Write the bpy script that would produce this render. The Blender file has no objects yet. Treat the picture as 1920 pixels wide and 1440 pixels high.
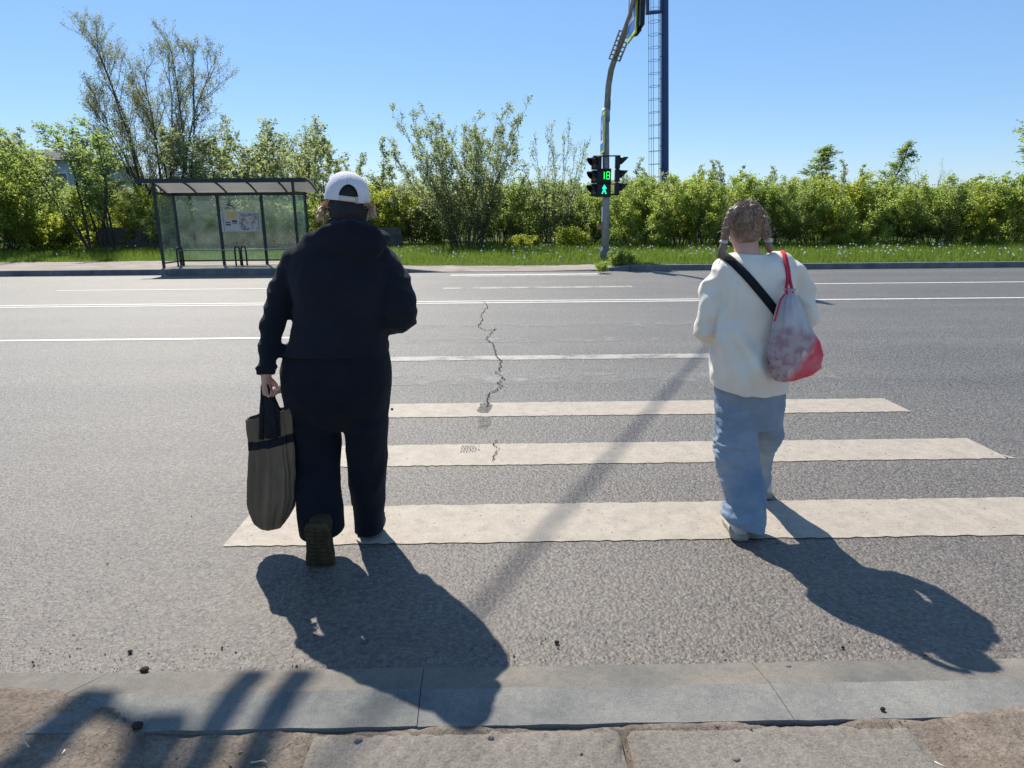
import bpy, bmesh, math, random
import numpy as np
from mathutils import Vector, Matrix, noise as mnoise

# ------------------------------------------------------------------ camera, sky, sun, exposure
scene = bpy.context.scene
COL = scene.collection
FPX, IW, IH, EYE = 1250.0, 1920, 1440, 1.48
PITCH, YAW, ROLL = math.atan((720 - 404) / FPX), math.radians(-0.75), 0.008
_f = np.array([-math.sin(YAW) * math.cos(PITCH), math.cos(YAW) * math.cos(PITCH), -math.sin(PITCH)])
_r = np.array([math.cos(YAW), math.sin(YAW), 0.0])
_u = np.cross(_r, _f)
_r, _u = math.cos(ROLL) * _r - math.sin(ROLL) * _u, math.sin(ROLL) * _r + math.cos(ROLL) * _u
cam_data = bpy.data.cameras.new('camera')
cam = bpy.data.objects.new('camera', cam_data)
COL.objects.link(cam)
cam.matrix_world = Matrix(((_r[0], _u[0], -_f[0], 0), (_r[1], _u[1], -_f[1], 0), (_r[2], _u[2], -_f[2], EYE), (0, 0, 0, 1)))
cam_data.sensor_width = 36.0
cam_data.lens = 36.0 * FPX / IW
cam_data.clip_start, cam_data.clip_end = 0.05, 5000
scene.camera = cam

SUN_EL, SUN_AZ = math.radians(50.5), math.radians(-23.5)       # azimuth from +Y towards +X
SDIR = Vector((math.sin(SUN_AZ) * math.cos(SUN_EL), math.cos(SUN_AZ) * math.cos(SUN_EL), math.sin(SUN_EL)))
world = bpy.data.worlds.new('World'); scene.world = world; world.use_nodes = True
wn, wl = world.node_tree.nodes, world.node_tree.links
wn.clear()
sky = wn.new('ShaderNodeTexSky'); sky.sky_type = 'NISHITA'; sky.sun_disc = False
sky.sun_elevation, sky.sun_rotation = SUN_EL, SUN_AZ
sky.air_density, sky.dust_density, sky.ozone_density, sky.altitude = 1.0, 0.2, 2.2, 200
bgn = wn.new('ShaderNodeBackground'); bgn.inputs['Strength'].default_value = 0.115
wo = wn.new('ShaderNodeOutputWorld')
hs = wn.new('ShaderNodeHueSaturation'); hs.inputs['Saturation'].default_value = 1.20
tint = wn.new('ShaderNodeMixRGB'); tint.blend_type = 'MULTIPLY'; tint.inputs[0].default_value = 1.0; tint.inputs[2].default_value = (0.66, 0.68, 0.76, 1)
veil = wn.new('ShaderNodeMixRGB'); veil.inputs[0].default_value = 0.4; veil.inputs[2].default_value = (1.85, 3.25, 5.2, 1)   # even thin veil over the whole sky
wl.new(sky.outputs[0], hs.inputs['Color']); wl.new(hs.outputs[0], tint.inputs[1]); wl.new(tint.outputs[0], veil.inputs[1]); wl.new(veil.outputs[0], bgn.inputs['Color']); wl.new(bgn.outputs[0], wo.inputs['Surface'])
sun_data = bpy.data.lights.new('sun', 'SUN'); sun_data.energy = 4.8; sun_data.angle = math.radians(0.55)
sun_data.color = (1.0, 0.93, 0.82)
sun = bpy.data.objects.new('sun', sun_data); COL.objects.link(sun)
sun.rotation_euler = SDIR.to_track_quat('Z', 'Y').to_euler(); sun.location = (-10, 20, 40)
vs = scene.view_settings
vs.view_transform = 'Standard'; vs.look = 'None'; vs.gamma = 1.0; vs.exposure = 0.67; vs.use_curve_mapping = False
scene.cycles.max_bounces = 8; scene.cycles.transparent_max_bounces = 24
scene.cycles.transmission_bounces = 4; scene.cycles.diffuse_bounces = 4

rng = np.random.default_rng(7)
random.seed(7)

# ------------------------------------------------------------------ geometry helpers
def at(px, py, Y):
    """the point at depth Y that the photograph shows at pixel px, py"""
    d = _f + _r * ((px - 960) / FPX) - _u * ((py - 720) / FPX)
    return np.array([0, 0, EYE]) + d * (Y / d[1])

def link(o, parent=None):
    COL.objects.link(o)
    if parent is not None: o.parent = parent
    return o

def tag(o, label=None, cat=None, group=None, kind=None):
    if label: o['label'] = label
    if cat: o['category'] = cat
    if group: o['group'] = group
    if kind: o['kind'] = kind
    return o

def thing(name, loc, label, cat, group=None, rotz=0.0):
    o = bpy.data.objects.new(name, None); COL.objects.link(o)
    o.location = [float(c) for c in loc]; o.rotation_euler = (0, 0, rotz); o.empty_display_size = 0.2
    return tag(o, label, cat, group)

def mk(name, V, Fc, m, parent=None, smooth=False, origin=None, mats=None, midx=None):
    """one mesh object; vertices are given in world coordinates"""
    V = np.asarray(V, float)
    if origin is None and parent is not None: origin = parent.get('_o', tuple(parent.location))
    if origin is not None: V = V - np.asarray(origin, float)
    me = bpy.data.meshes.new(name)
    me.from_pydata(V.tolist(), [], [list(map(int, f)) for f in Fc] if not isinstance(Fc, np.ndarray) else Fc.tolist())
    for mm in (mats or [m]): me.materials.append(mm)
    if midx is not None: me.polygons.foreach_set('material_index', list(midx))
    if smooth: me.polygons.foreach_set('use_smooth', [True] * len(me.polygons))
    me.update()
    o = bpy.data.objects.new(name, me)
    link(o, parent)
    if parent is None and origin is not None: o.location = [float(c) for c in origin]
    return o

class Buf:
    def __init__(s): s.V = []; s.F = []
    def add(s, V, F):
        b = len(s.V); s.V.extend([tuple(map(float, v)) for v in V]); s.F.extend([[b + i for i in f] for f in F]); return s
    def rings(s, R, cap=True, close=False):
        n = len(R[0]); b = len(s.V)
        for r in R: s.V.extend([tuple(map(float, v)) for v in r])
        m = len(R)
        for i in range(m - 1 + (1 if close else 0)):
            a0, a1 = b + i * n, b + ((i + 1) % m) * n
            for j in range(n):
                k = (j + 1) % n
                s.F.append([a0 + j, a0 + k, a1 + k, a1 + j])
        if cap and not close:
            s.F.append([b + j for j in range(n)][::-1]); s.F.append([b + (m - 1) * n + j for j in range(n)])
        return s
    def loft(s, L, n=20, p=2.0, cap=True):
        """L: list of (centre, rx, ry) horizontal superellipse rings"""
        R = []
        for c, rx, ry in L:
            t = np.arange(n) * 2 * math.pi / n
            ct, st = np.cos(t), np.sin(t)
            x = np.sign(ct) * np.abs(ct) ** (2 / p) * rx; y = np.sign(st) * np.abs(st) ** (2 / p) * ry
            R.append(np.stack([c[0] + x, c[1] + y, c[2] + 0 * x], 1))
        return s.rings(R, cap)
    def tube(s, P, rad, n=10, cap=True, flat=1.0, up=None, close=False):
        """round tube along points; flat scales the second cross axis"""
        P = [np.asarray(p, float) for p in P]; m = len(P)
        rad = [rad] * m if np.isscalar(rad) else rad
        R = []; u = None
        for i in range(m):
            if close: t = P[(i + 1) % m] - P[i - 1]
            else: t = P[min(i + 1, m - 1)] - P[max(i - 1, 0)]
            t = t / (np.linalg.norm(t) + 1e-9)
            if up is not None: u = np.asarray(up, float)
            elif u is None: u = np.array([0, 0, 1.0]) if abs(t[2]) < .9 else np.array([0, 1.0, 0])
            u = u - t * (u @ t); u = u / (np.linalg.norm(u) + 1e-9); w = np.cross(t, u)
            a = np.arange(n) * 2 * math.pi / n
            R.append(P[i] + rad[i] * (np.outer(np.cos(a), w) + flat * np.outer(np.sin(a), u)))
        return s.rings(R, cap, close)
    def ell(s, c, r, n=16, m=10, rot=None):
        R = []; c = np.asarray(c, float)
        for i in range(m + 1):
            th = math.pi * (0.02 + 0.96 * i / m)
            a = np.arange(n) * 2 * math.pi / n
            p = np.stack([r[0] * math.sin(th) * np.cos(a), r[1] * math.sin(th) * np.sin(a), np.full(n, -r[2] * math.cos(th))], 1)
            if rot is not None: p = p @ np.asarray(rot).T
            R.append(c + p)
        return s.rings(R)
    def box(s, c, d, rz=0.0, rot=None):
        c = np.asarray(c, float); h = np.asarray(d, float) / 2
        P = np.array([[x, y, z] for x in (-1, 1) for y in (-1, 1) for z in (-1, 1)]) * h
        if rz: P = P @ np.array([[math.cos(rz), -math.sin(rz), 0], [math.sin(rz), math.cos(rz), 0], [0, 0, 1]]).T
        if rot is not None: P = P @ np.asarray(rot).T
        return s.add(P + c, [[0, 1, 3, 2], [4, 6, 7, 5], [0, 4, 5, 1], [2, 3, 7, 6], [0, 2, 6, 4], [1, 5, 7, 3]])
    def bar(s, a, b, w, h=None):
        """square bar from a to b"""
        h = h or w
        return s.tube([a, b], w / math.sqrt(2) * 1.0, n=4, flat=h / w) if False else s._bar(np.asarray(a, float), np.asarray(b, float), w, h)
    def _bar(s, a, b, w, h):
        t = (b - a) / np.linalg.norm(b - a)
        u = np.array([0, 0, 1.0]) if abs(t[2]) < .9 else np.array([0, 1.0, 0])
        u = u - t * (u @ t); u /= np.linalg.norm(u); v = np.cross(t, u)
        R = [[p + sx * v * w / 2 + sy * u * h / 2 for sx, sy in ((-1, -1), (1, -1), (1, 1), (-1, 1))] for p in (a, b)]
        return s.rings(R)
    def build(s, name, m, parent=None, smooth=False, origin=None): return mk(name, s.V, s.F, m, parent, smooth, origin)

def bevel(o, w=0.01, seg=2):
    md = o.modifiers.new('bevel', 'BEVEL'); md.width = w; md.segments = seg; md.limit_method = 'ANGLE'; return o

def remesh(buf, voxel, smooth=6, factor=0.5):
    me = bpy.data.meshes.new('tmp'); me.from_pydata(buf.V, [], buf.F); me.update()
    bm = bmesh.new(); bm.from_mesh(me); bmesh.ops.recalc_face_normals(bm, faces=bm.faces); bm.to_mesh(me); bm.free()
    o = bpy.data.objects.new('tmp', me); COL.objects.link(o)
    md = o.modifiers.new('r', 'REMESH'); md.mode = 'VOXEL'; md.voxel_size = voxel
    if smooth:
        sm = o.modifiers.new('s', 'SMOOTH'); sm.factor = factor; sm.iterations = smooth
    dg = bpy.context.evaluated_depsgraph_get(); dg.update()
    ev = o.evaluated_get(dg); m2 = ev.to_mesh()
    n = len(m2.vertices); V = np.empty(n * 3); m2.vertices.foreach_get('co', V); V = V.reshape(-1, 3)
    N = np.empty(n * 3); m2.vertices.foreach_get('normal', N); N = N.reshape(-1, 3)
    F = [list(p.vertices) for p in m2.polygons]
    ev.to_mesh_clear(); bpy.data.objects.remove(o); bpy.data.meshes.remove(me)
    return V.copy(), N.copy(), F

def n3(P, sc, off=0.0):
    """smooth noise at each point; sc is a scale per axis"""
    sc = np.broadcast_to(np.asarray(sc, float), (3,)); Q = np.asarray(P) * sc + off
    return np.array([mnoise.noise(Vector(q)) for q in Q])

# ------------------------------------------------------------------ materials
def new_mat(name):
    m = bpy.data.materials.new(name); m.use_nodes = True
    nt = m.node_tree; nt.nodes.clear()
    return m, nt.nodes, nt.links

def N_(nodes, t, **kw):
    n = nodes.new(t)
    for k, v in kw.items():
        if k in n.inputs: n.inputs[k].default_value = v
        else: setattr(n, k, v)
    return n

def rgb(c): return (c[0], c[1], c[2], 1.0)

def mat(name, c1, c2=None, scale=8.0, rough=0.7, spec=0.3, metal=0.0, bump=0.0, bscale=60.0, stretch=(1, 1, 1), detail=5.0, lo=0.35, hi=0.65, coord='Object', sheen=0.0, bdist=0.01, fold=0.0, fscale=9.0):
    """principled surface with two-tone noise and fine bump"""
    m, n, l = new_mat(name)
    out = n.new('ShaderNodeOutputMaterial'); b = n.new('ShaderNodeBsdfPrincipled'); l.new(b.outputs[0], out.inputs[0])
    b.inputs['Roughness'].default_value = rough; b.inputs['Metallic'].default_value = metal
    b.inputs['Specular IOR Level'].default_value = spec
    if sheen: b.inputs['Sheen Weight'].default_value = sheen
    tc = n.new('ShaderNodeTexCoord'); mp = n.new('ShaderNodeMapping'); mp.inputs['Scale'].default_value = stretch
    l.new(tc.outputs[coord], mp.inputs[0])
    c2 = c2 or tuple(x * 0.8 for x in c1)
    t = N_(n, 'ShaderNodeTexNoise', Scale=scale, Detail=detail, Roughness=0.6); l.new(mp.outputs[0], t.inputs['Vector'])
    r = n.new('ShaderNodeValToRGB'); r.color_ramp.elements[0].position = lo; r.color_ramp.elements[1].position = hi
    r.color_ramp.elements[0].color = rgb(c1); r.color_ramp.elements[1].color = rgb(c2)
    l.new(t.outputs[0], r.inputs[0]); l.new(r.outputs[0], b.inputs['Base Color'])
    if bump:
        t2 = N_(n, 'ShaderNodeTexNoise', Scale=bscale, Detail=4.0, Roughness=0.6); l.new(mp.outputs[0], t2.inputs['Vector'])
        bp = N_(n, 'ShaderNodeBump', Strength=min(1.0, bump), Distance=bdist); l.new(t2.outputs[0], bp.inputs['Height']); l.new(bp.outputs[0], b.inputs['Normal'])
        if fold:        # soft creases in the cloth
            mf = n.new('ShaderNodeMapping'); mf.inputs['Scale'].default_value = (1, 1, .55); l.new(tc.outputs[coord], mf.inputs[0])
            f = N_(n, 'ShaderNodeTexNoise', Scale=fscale, Detail=2.5, Roughness=0.5, Distortion=1.4); f.noise_type = 'RIDGED_MULTIFRACTAL' if hasattr(f, 'noise_type') else None; l.new(mf.outputs[0], f.inputs['Vector'])
            b2 = N_(n, 'ShaderNodeBump', Strength=fold, Distance=0.02); l.new(f.outputs[0], b2.inputs['Height']); l.new(b2.outputs[0], bp.inputs['Normal'])
    return m

def emit(name, c, s):
    m, n, l = new_mat(name); out = n.new('ShaderNodeOutputMaterial'); e = n.new('ShaderNodeEmission')
    e.inputs[0].default_value = rgb(c); e.inputs[1].default_value = s; l.new(e.outputs[0], out.inputs[0]); return m

def leaf_mat(name, c1, c2, trans=0.5, tc=(0.35, 0.5, 0.06)):
    """thin leaf: reflects on one side and glows through from the sun behind; hue varies from plant to plant and leaf clump to clump"""
    m, n, l = new_mat(name)
    out = n.new('ShaderNodeOutputMaterial'); d = n.new('ShaderNodeBsdfPrincipled'); t = n.new('ShaderNodeBsdfTranslucent'); mx = N_(n, 'ShaderNodeMixShader', Fac=trans)
    d.inputs['Roughness'].default_value = 0.6; d.inputs['Specular IOR Level'].default_value = 0.2
    tco = n.new('ShaderNodeTexCoord'); ns = N_(n, 'ShaderNodeTexNoise', Scale=1.6, Detail=6.0, Roughness=0.75); l.new(tco.outputs['Object'], ns.inputs['Vector'])
    oi = n.new('ShaderNodeObjectInfo')
    ad = N_(n, 'ShaderNodeMath', operation='MULTIPLY_ADD'); l.new(oi.outputs['Random'], ad.inputs[0]); ad.inputs[1].default_value = 0.3; l.new(ns.outputs[0], ad.inputs[2])
    r = n.new('ShaderNodeValToRGB'); r.color_ramp.elements[0].position = 0.42; r.color_ramp.elements[1].position = 0.86
    r.color_ramp.elements[0].color = rgb(c1); r.color_ramp.elements[1].color = rgb(c2)
    l.new(ad.outputs[0], r.inputs[0]); l.new(r.outputs[0], d.inputs['Base Color'])
    mu = N_(n, 'ShaderNodeMixRGB', blend_type='MIX', Fac=0.55); l.new(r.outputs[0], mu.inputs[1]); mu.inputs[2].default_value = rgb(tc)
    l.new(mu.outputs[0], t.inputs[0])
    l.new(d.outputs[0], mx.inputs[1]); l.new(t.outputs[0], mx.inputs[2]); l.new(mx.outputs[0], out.inputs[0])
    return m

def concrete(name, c1, c2, speck=0.5, scale=4.0, grain=260.0, pits=0.5, bdist=.006):
    """cast concrete: stained in patches, sandy, with pale and dark grains and small pits"""
    m, n, l = new_mat(name); out = n.new('ShaderNodeOutputMaterial'); b = n.new('ShaderNodeBsdfPrincipled'); l.new(b.outputs[0], out.inputs[0])
    b.inputs['Roughness'].default_value = .9; b.inputs['Specular IOR Level'].default_value = .2
    P = n.new('ShaderNodeNewGeometry').outputs['Position']
    def noise(sc, d=6.0, r=.65): t = N_(n, 'ShaderNodeTexNoise', Scale=sc, Detail=d, Roughness=r); l.new(P, t.inputs['Vector']); return t.outputs[0]
    def ramp(x, p0, a, p1, c):
        r = n.new('ShaderNodeValToRGB'); e = r.color_ramp.elements; e[0].position, e[1].position = p0, p1; e[0].color, e[1].color = rgb(a), rgb(c); l.new(x, r.inputs[0]); return r.outputs[0]
    def mix(f, a, c, mode='MIX'):
        x = n.new('ShaderNodeMixRGB'); x.blend_type = mode
        for s, v in ((0, f), (1, a), (2, c)):
            if isinstance(v, tuple): x.inputs[s].default_value = rgb(v)
            elif isinstance(v, (int, float)): x.inputs[s].default_value = v
            else: l.new(v, x.inputs[s])
        return x.outputs[0]
    col = ramp(noise(scale, 10.0), .3, c1, .7, c2)
    col = mix(1.0, col, ramp(noise(grain, 3.0), .3, (.72,) * 3, .7, (1.22,) * 3), 'MULTIPLY')
    col = mix(1.0, col, ramp(noise(34.0, 5.0, .75), .3, (.86,) * 3, .62, (1.06,) * 3), 'MULTIPLY')
    v = N_(n, 'ShaderNodeTexVoronoi', Scale=110.0); l.new(P, v.inputs['Vector'])
    s = n.new('ShaderNodeSeparateColor'); l.new(v.outputs['Color'], s.inputs[0])
    dot = N_(n, 'ShaderNodeMath', operation='LESS_THAN'); l.new(v.outputs['Distance'], dot.inputs[0]); dot.inputs[1].default_value = .42
    hi = N_(n, 'ShaderNodeMath', operation='GREATER_THAN'); l.new(s.outputs[0], hi.inputs[0]); hi.inputs[1].default_value = 1 - .10 * speck
    lo = N_(n, 'ShaderNodeMath', operation='LESS_THAN'); l.new(s.outputs[1], lo.inputs[0]); lo.inputs[1].default_value = .10 * speck
    for k, tone in ((hi, tuple(min(.6, x * 1.9) for x in c2)), (lo, tuple(x * .35 for x in c1))):
        a = N_(n, 'ShaderNodeMath', operation='MULTIPLY'); l.new(dot.outputs[0], a.inputs[0]); l.new(k.outputs[0], a.inputs[1]); col = mix(a.outputs[0], col, tone)
    l.new(col, b.inputs['Base Color'])
    h = N_(n, 'ShaderNodeMath', operation='MULTIPLY_ADD'); l.new(noise(grain * .6, 4.0, .7), h.inputs[0]); h.inputs[1].default_value = .5; l.new(ramp(noise(48.0, 5.0, .7), .32, (0,) * 3, .45, (pits,) * 3), h.inputs[2])
    bp = N_(n, 'ShaderNodeBump', Strength=.9, Distance=bdist); l.new(h.outputs[0], bp.inputs['Height']); l.new(bp.outputs[0], b.inputs['Normal']); return m

M = {}
M['steel'] = mat('grey_steel', (0.16, 0.17, 0.19), (0.22, 0.23, 0.25), 6, 0.5, 0.4, 0.3)
M['dark_steel'] = mat('dark_painted_steel', (0.012, 0.017, 0.022), (0.02, 0.026, 0.032), 5, 0.45, 0.4)
M['galv'] = mat('galvanised_pole', (0.25, 0.26, 0.285), (0.34, 0.35, 0.365), 9, 0.55, 0.4, 0.35, 0.2, 40)
M['black'] = mat('black_plastic', (0.008, 0.010, 0.014), (0.014, 0.017, 0.022), 10, 0.5, 0.35)
M['mast'] = mat('blue_mast_paint', (0.03, 0.06, 0.17), (0.04, 0.075, 0.20), 3, 0.5, 0.4)
M['ladder'] = mat('dark_green_ladder', (0.02, 0.06, 0.06), (0.03, 0.08, 0.08), 5, 0.5, 0.4)
M['rust'] = mat('rusty_tin', (0.28, 0.13, 0.05), (0.38, 0.24, 0.12), 12, 0.8, 0.2)
M['bark'] = mat('bark', (0.05, 0.045, 0.04), (0.10, 0.09, 0.08), 14, 0.9, 0.1, 0, 0.6, 50, (3, 3, 1))
M['twig'] = mat('young_bark', (0.06, 0.055, 0.045), (0.12, 0.11, 0.09), 10, 0.85, 0.15)
M['leaf'] = leaf_mat('fresh_leaf', (0.10, 0.15, 0.04), (0.25, 0.31, 0.07), 0.62, (0.66, 0.80, 0.18))
M['leaf_dark'] = leaf_mat('mid_leaf', (0.085, 0.13, 0.045), (0.19, 0.25, 0.075), 0.60, (0.58, 0.74, 0.20))
M['leaf_tree'] = leaf_mat('small_bud_leaf', (0.12, 0.13, 0.07), (0.22, 0.22, 0.12), 0.5, (0.50, 0.54, 0.25))
M['leaf_yellow'] = leaf_mat('yellow_leaf', (0.14, 0.18, 0.035), (0.27, 0.31, 0.06), 0.62, (0.72, 0.82, 0.12))
M['leaf_grey'] = leaf_mat('silvery_leaf', (0.13, 0.155, 0.075), (0.25, 0.275, 0.13), 0.58, (0.60, 0.70, 0.28))
M['grass'] = leaf_mat('grass_blade', (0.055, 0.10, 0.018), (0.125, 0.18, 0.03), 0.48, (0.30, 0.44, 0.06))

def gnd(px, py, z=0.0):
    d = _f + _r * ((px - 960) / FPX) - _u * ((py - 720) / FPX)
    return np.array([0, 0, EYE]) + d * ((z - EYE) / d[2])

# ------------------------------------------------------------------ setting: asphalt, markings, kerbs, soil, verge
def asphalt_mat():
    m, n, l = new_mat('asphalt')
    out = n.new('ShaderNodeOutputMaterial'); b = n.new('ShaderNodeBsdfPrincipled'); l.new(b.outputs[0], out.inputs[0])
    tc = n.new('ShaderNodeTexCoord'); P = tc.outputs['Object']
    def noise(sc, det=4.0, vec=P, rough=0.6):
        t = N_(n, 'ShaderNodeTexNoise', Scale=sc, Detail=det, Roughness=rough); l.new(vec, t.inputs['Vector']); return t.outputs[0]
    def ramp(x, p0, c0, p1, c1):
        r = n.new('ShaderNodeValToRGB'); e = r.color_ramp.elements
        e[0].position, e[1].position = p0, p1; e[0].color, e[1].color = rgb(c0), rgb(c1); l.new(x, r.inputs[0]); return r.outputs[0]
    def mix(f, a, c, mode='MIX'):
        x = n.new('ShaderNodeMixRGB'); x.blend_type = mode
        for s, v in ((0, f), (1, a), (2, c)):
            if isinstance(v, (int, float)): x.inputs[s].default_value = v
            elif isinstance(v, tuple): x.inputs[s].default_value = rgb(v)
            else: l.new(v, x.inputs[s])
        return x.outputs[0]
    # stone aggregate set in the binder
    vo = N_(n, 'ShaderNodeTexVoronoi', Scale=75.0); l.new(P, vo.inputs['Vector'])
    sep = n.new('ShaderNodeSeparateColor'); l.new(vo.outputs['Color'], sep.inputs[0])
    stone = ramp(sep.outputs[0], 0.0, (0.052, 0.049, 0.045), 1.0, (0.178, 0.167, 0.150))
    binder = ramp(vo.outputs['Distance'], 0.35, (1, 1, 1), 0.75, (0.55, 0.55, 0.56))
    col = mix(1.0, stone, binder, 'MULTIPLY')
    # coarse pits, stronger in the bands between the wheel tracks
    mp = n.new('ShaderNodeMapping'); mp.inputs['Scale'].default_value = (0.02, 1.0, 1.0); l.new(P, mp.inputs[0])
    bands = noise(1.35, 2.0, mp.outputs[0])
    pit = noise(40.0, 4.0, P, 0.75)
    pitm = ramp(pit, 0.40, (0.16, 0.16, 0.165), 0.50, (1.06, 1.06, 1.05))
    bandf = ramp(bands, 0.42, (0.45, 0.45, 0.45), 0.62, (1, 1, 1))
    col = mix(bandf, col, mix(1.0, col, pitm, 'MULTIPLY'))
    # wheel tracks: polished slightly lighter strips along the road
    tr = noise(1.0, 3.0, mp.outputs[0])
    col = mix(0.8, col, ramp(tr, 0.3, (0.80, 0.83, 0.88), 0.7, (1.22, 1.20, 1.16)), 'MULTIPLY')
    patch = noise(0.55, 6.0)
    col = mix(0.7, col, ramp(patch, 0.3, (0.80, 0.82, 0.85), 0.7, (1.17, 1.14, 1.10)), 'MULTIPLY')
    # brown dust swept against the near kerb
    sx = n.new('ShaderNodeSeparateXYZ'); l.new(P, sx.inputs[0])
    mr = n.new('ShaderNodeMapRange'); mr.inputs[1].default_value = 6.0; mr.inputs[2].default_value = 1.95; mr.clamp = True; l.new(sx.outputs[1], mr.inputs[0])
    dn = noise(5.0, 6.0, P, 0.7)
    mm = N_(n, 'ShaderNodeMath', operation='MULTIPLY'); mm.use_clamp = True; l.new(mr.outputs[0], mm.inputs[0]); l.new(ramp(dn, 0.3, (0.25,) * 3, 0.7, (0.9,) * 3), mm.inputs[1])
    col = mix(mm.outputs[0], col, mix(0.34, (0.165, 0.126, 0.095), col))
    l.new(col, b.inputs['Base Color'])
    b.inputs['Roughness'].default_value = 0.55; b.inputs['Specular IOR Level'].default_value = 0.6
    # relief
    h = N_(n, 'ShaderNodeMath', operation='MULTIPLY_ADD'); l.new(pit, h.inputs[0]); h.inputs[1].default_value = 1.2
    inv = N_(n, 'ShaderNodeMath', operation='MULTIPLY'); l.new(vo.outputs['Distance'], inv.inputs[0]); inv.inputs[1].default_value = -0.55; l.new(inv.outputs[0], h.inputs[2])
    bp = N_(n, 'ShaderNodeBump', Strength=1.0, Distance=0.007); l.new(h.outputs[0], bp.inputs['Height']); l.new(bp.outputs[0], b.inputs['Normal'])
    return m

def paint_mat(name, c, wear_lo, wear_hi, sc=3.5):
    """road paint: worn through to the asphalt where a noise says so, chipped by the aggregate"""
    m, n, l = new_mat(name)
    out = n.new('ShaderNodeOutputMaterial'); b = n.new('ShaderNodeBsdfPrincipled'); tr = n.new('ShaderNodeBsdfTransparent'); mx = n.new('ShaderNodeMixShader')
    tc = n.new('ShaderNodeTexCoord'); g = n.new('ShaderNodeNewGeometry'); P = g.outputs['Position']
    b.inputs['Roughness'].default_value = 0.7
    t = N_(n, 'ShaderNodeTexNoise', Scale=9.0, Detail=8.0, Roughness=0.75); l.new(P, t.inputs['Vector'])
    r = n.new('ShaderNodeValToRGB'); r.color_ramp.elements[0].position = .25; r.color_ramp.elements[1].position = .6
    r.color_ramp.elements[0].color = rgb([x * .66 for x in c]); r.color_ramp.elements[1].color = rgb(c); l.new(t.outputs[0], r.inputs[0])
    # fine dirt in the texture of the paint
    t3 = N_(n, 'ShaderNodeTexNoise', Scale=120.0, Detail=3.0, Roughness=0.7); l.new(P, t3.inputs['Vector'])
    r3 = n.new('ShaderNodeValToRGB'); r3.color_ramp.elements[0].position = .3; r3.color_ramp.elements[1].position = .5
    r3.color_ramp.elements[0].color = (.72, .70, .66, 1); r3.color_ramp.elements[1].color = (1, 1, 1, 1); l.new(t3.outputs[0], r3.inputs[0])
    mu = n.new('ShaderNodeMixRGB'); mu.blend_type = 'MULTIPLY'; mu.inputs[0].default_value = 1.0; l.new(r.outputs[0], mu.inputs[1]); l.new(r3.outputs[0], mu.inputs[2])
    l.new(mu.outputs[0], b.inputs['Base Color'])
    a = N_(n, 'ShaderNodeTexNoise', Scale=sc, Detail=9.0, Roughness=0.72); l.new(P, a.inputs['Vector'])
    ar = n.new('ShaderNodeValToRGB'); ar.color_ramp.elements[0].position = wear_lo; ar.color_ramp.elements[1].position = wear_hi
    l.new(a.outputs[0], ar.inputs[0])
    c_ = N_(n, 'ShaderNodeTexNoise', Scale=38.0, Detail=6.0, Roughness=0.8); l.new(P, c_.inputs['Vector'])
    cr = n.new('ShaderNodeValToRGB'); cr.color_ramp.elements[0].position = .335; cr.color_ramp.elements[1].position = .39; l.new(c_.outputs[0], cr.inputs[0])
    am = N_(n, 'ShaderNodeMath', operation='MULTIPLY'); l.new(ar.outputs[0], am.inputs[0]); l.new(cr.outputs[0], am.inputs[1]); l.new(am.outputs[0], mx.inputs[0]); l.new(tr.outputs[0], mx.inputs[1]); l.new(b.outputs[0], mx.inputs[2])
    bp = N_(n, 'ShaderNodeBump', Strength=0.25, Distance=0.004); l.new(t3.outputs[0], bp.inputs['Height']); l.new(bp.outputs[0], b.inputs['Normal'])
    l.new(mx.outputs[0], out.inputs[0]); return m

M['asphalt'] = asphalt_mat()
CREAM = (0.35, 0.305, 0.252)
M['paint'] = paint_mat('zebra_paint', CREAM, 0.27, 0.34)
M['paint_worn'] = paint_mat('worn_zebra_paint', (0.34, 0.325, 0.295), 0.30, 0.52, 2.2)
M['paint_gone'] = paint_mat('nearly_gone_paint', (0.30, 0.30, 0.295), 0.46, 0.72, 2.6)
M['line'] = paint_mat('white_line_paint', (0.62, 0.61, 0.58), 0.28, 0.36)
M['tar'] = mat('crack', (0.02, 0.02, 0.02), (0.035, 0.033, 0.03), 20, 0.9, 0.1)
M['seal'] = concrete('crack_filler', (0.125, 0.12, 0.112), (0.19, 0.182, 0.17), .3, 14.0, 90, 1.0, .012)
M['kerb'] = concrete('kerb_concrete', (0.108, 0.113, 0.112), (0.235, 0.228, 0.208), 0, 2.6, 240, .3, .003)
M['kerb_dusty'] = concrete('dusty_kerb_chamfer', (0.105, 0.106, 0.10), (0.215, 0.19, 0.16), 0, 2.0, 240, .3, .003)
M['kerb_far'] = mat('far_kerb_concrete', (0.11, 0.115, 0.125), (0.2, 0.2, 0.2), 2.5, 0.85, 0.2, 0, 0.3, 30)
M['soil'] = concrete('dry_soil', (0.115, 0.090, 0.070), (0.235, 0.195, 0.158), 0, 5.0, 110, .2, .014)
M['path'] = mat('dusty_path', (0.22, 0.19, 0.165), (0.36, 0.32, 0.28), 1.6, 0.95, 0.1, 0, 0.7, 25, detail=10, lo=.3, hi=.7)
M['turf'] = mat('turf_soil', (0.03, 0.05, 0.012), (0.075, 0.10, 0.025), 2.0, 0.95, 0.1, 0, 1.0, 20, detail=8)
M['slab'] = concrete('slab_concrete', (0.155, 0.138, 0.118), (0.215, 0.192, 0.168), 0, 5.0, 120, .15, .010)

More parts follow.
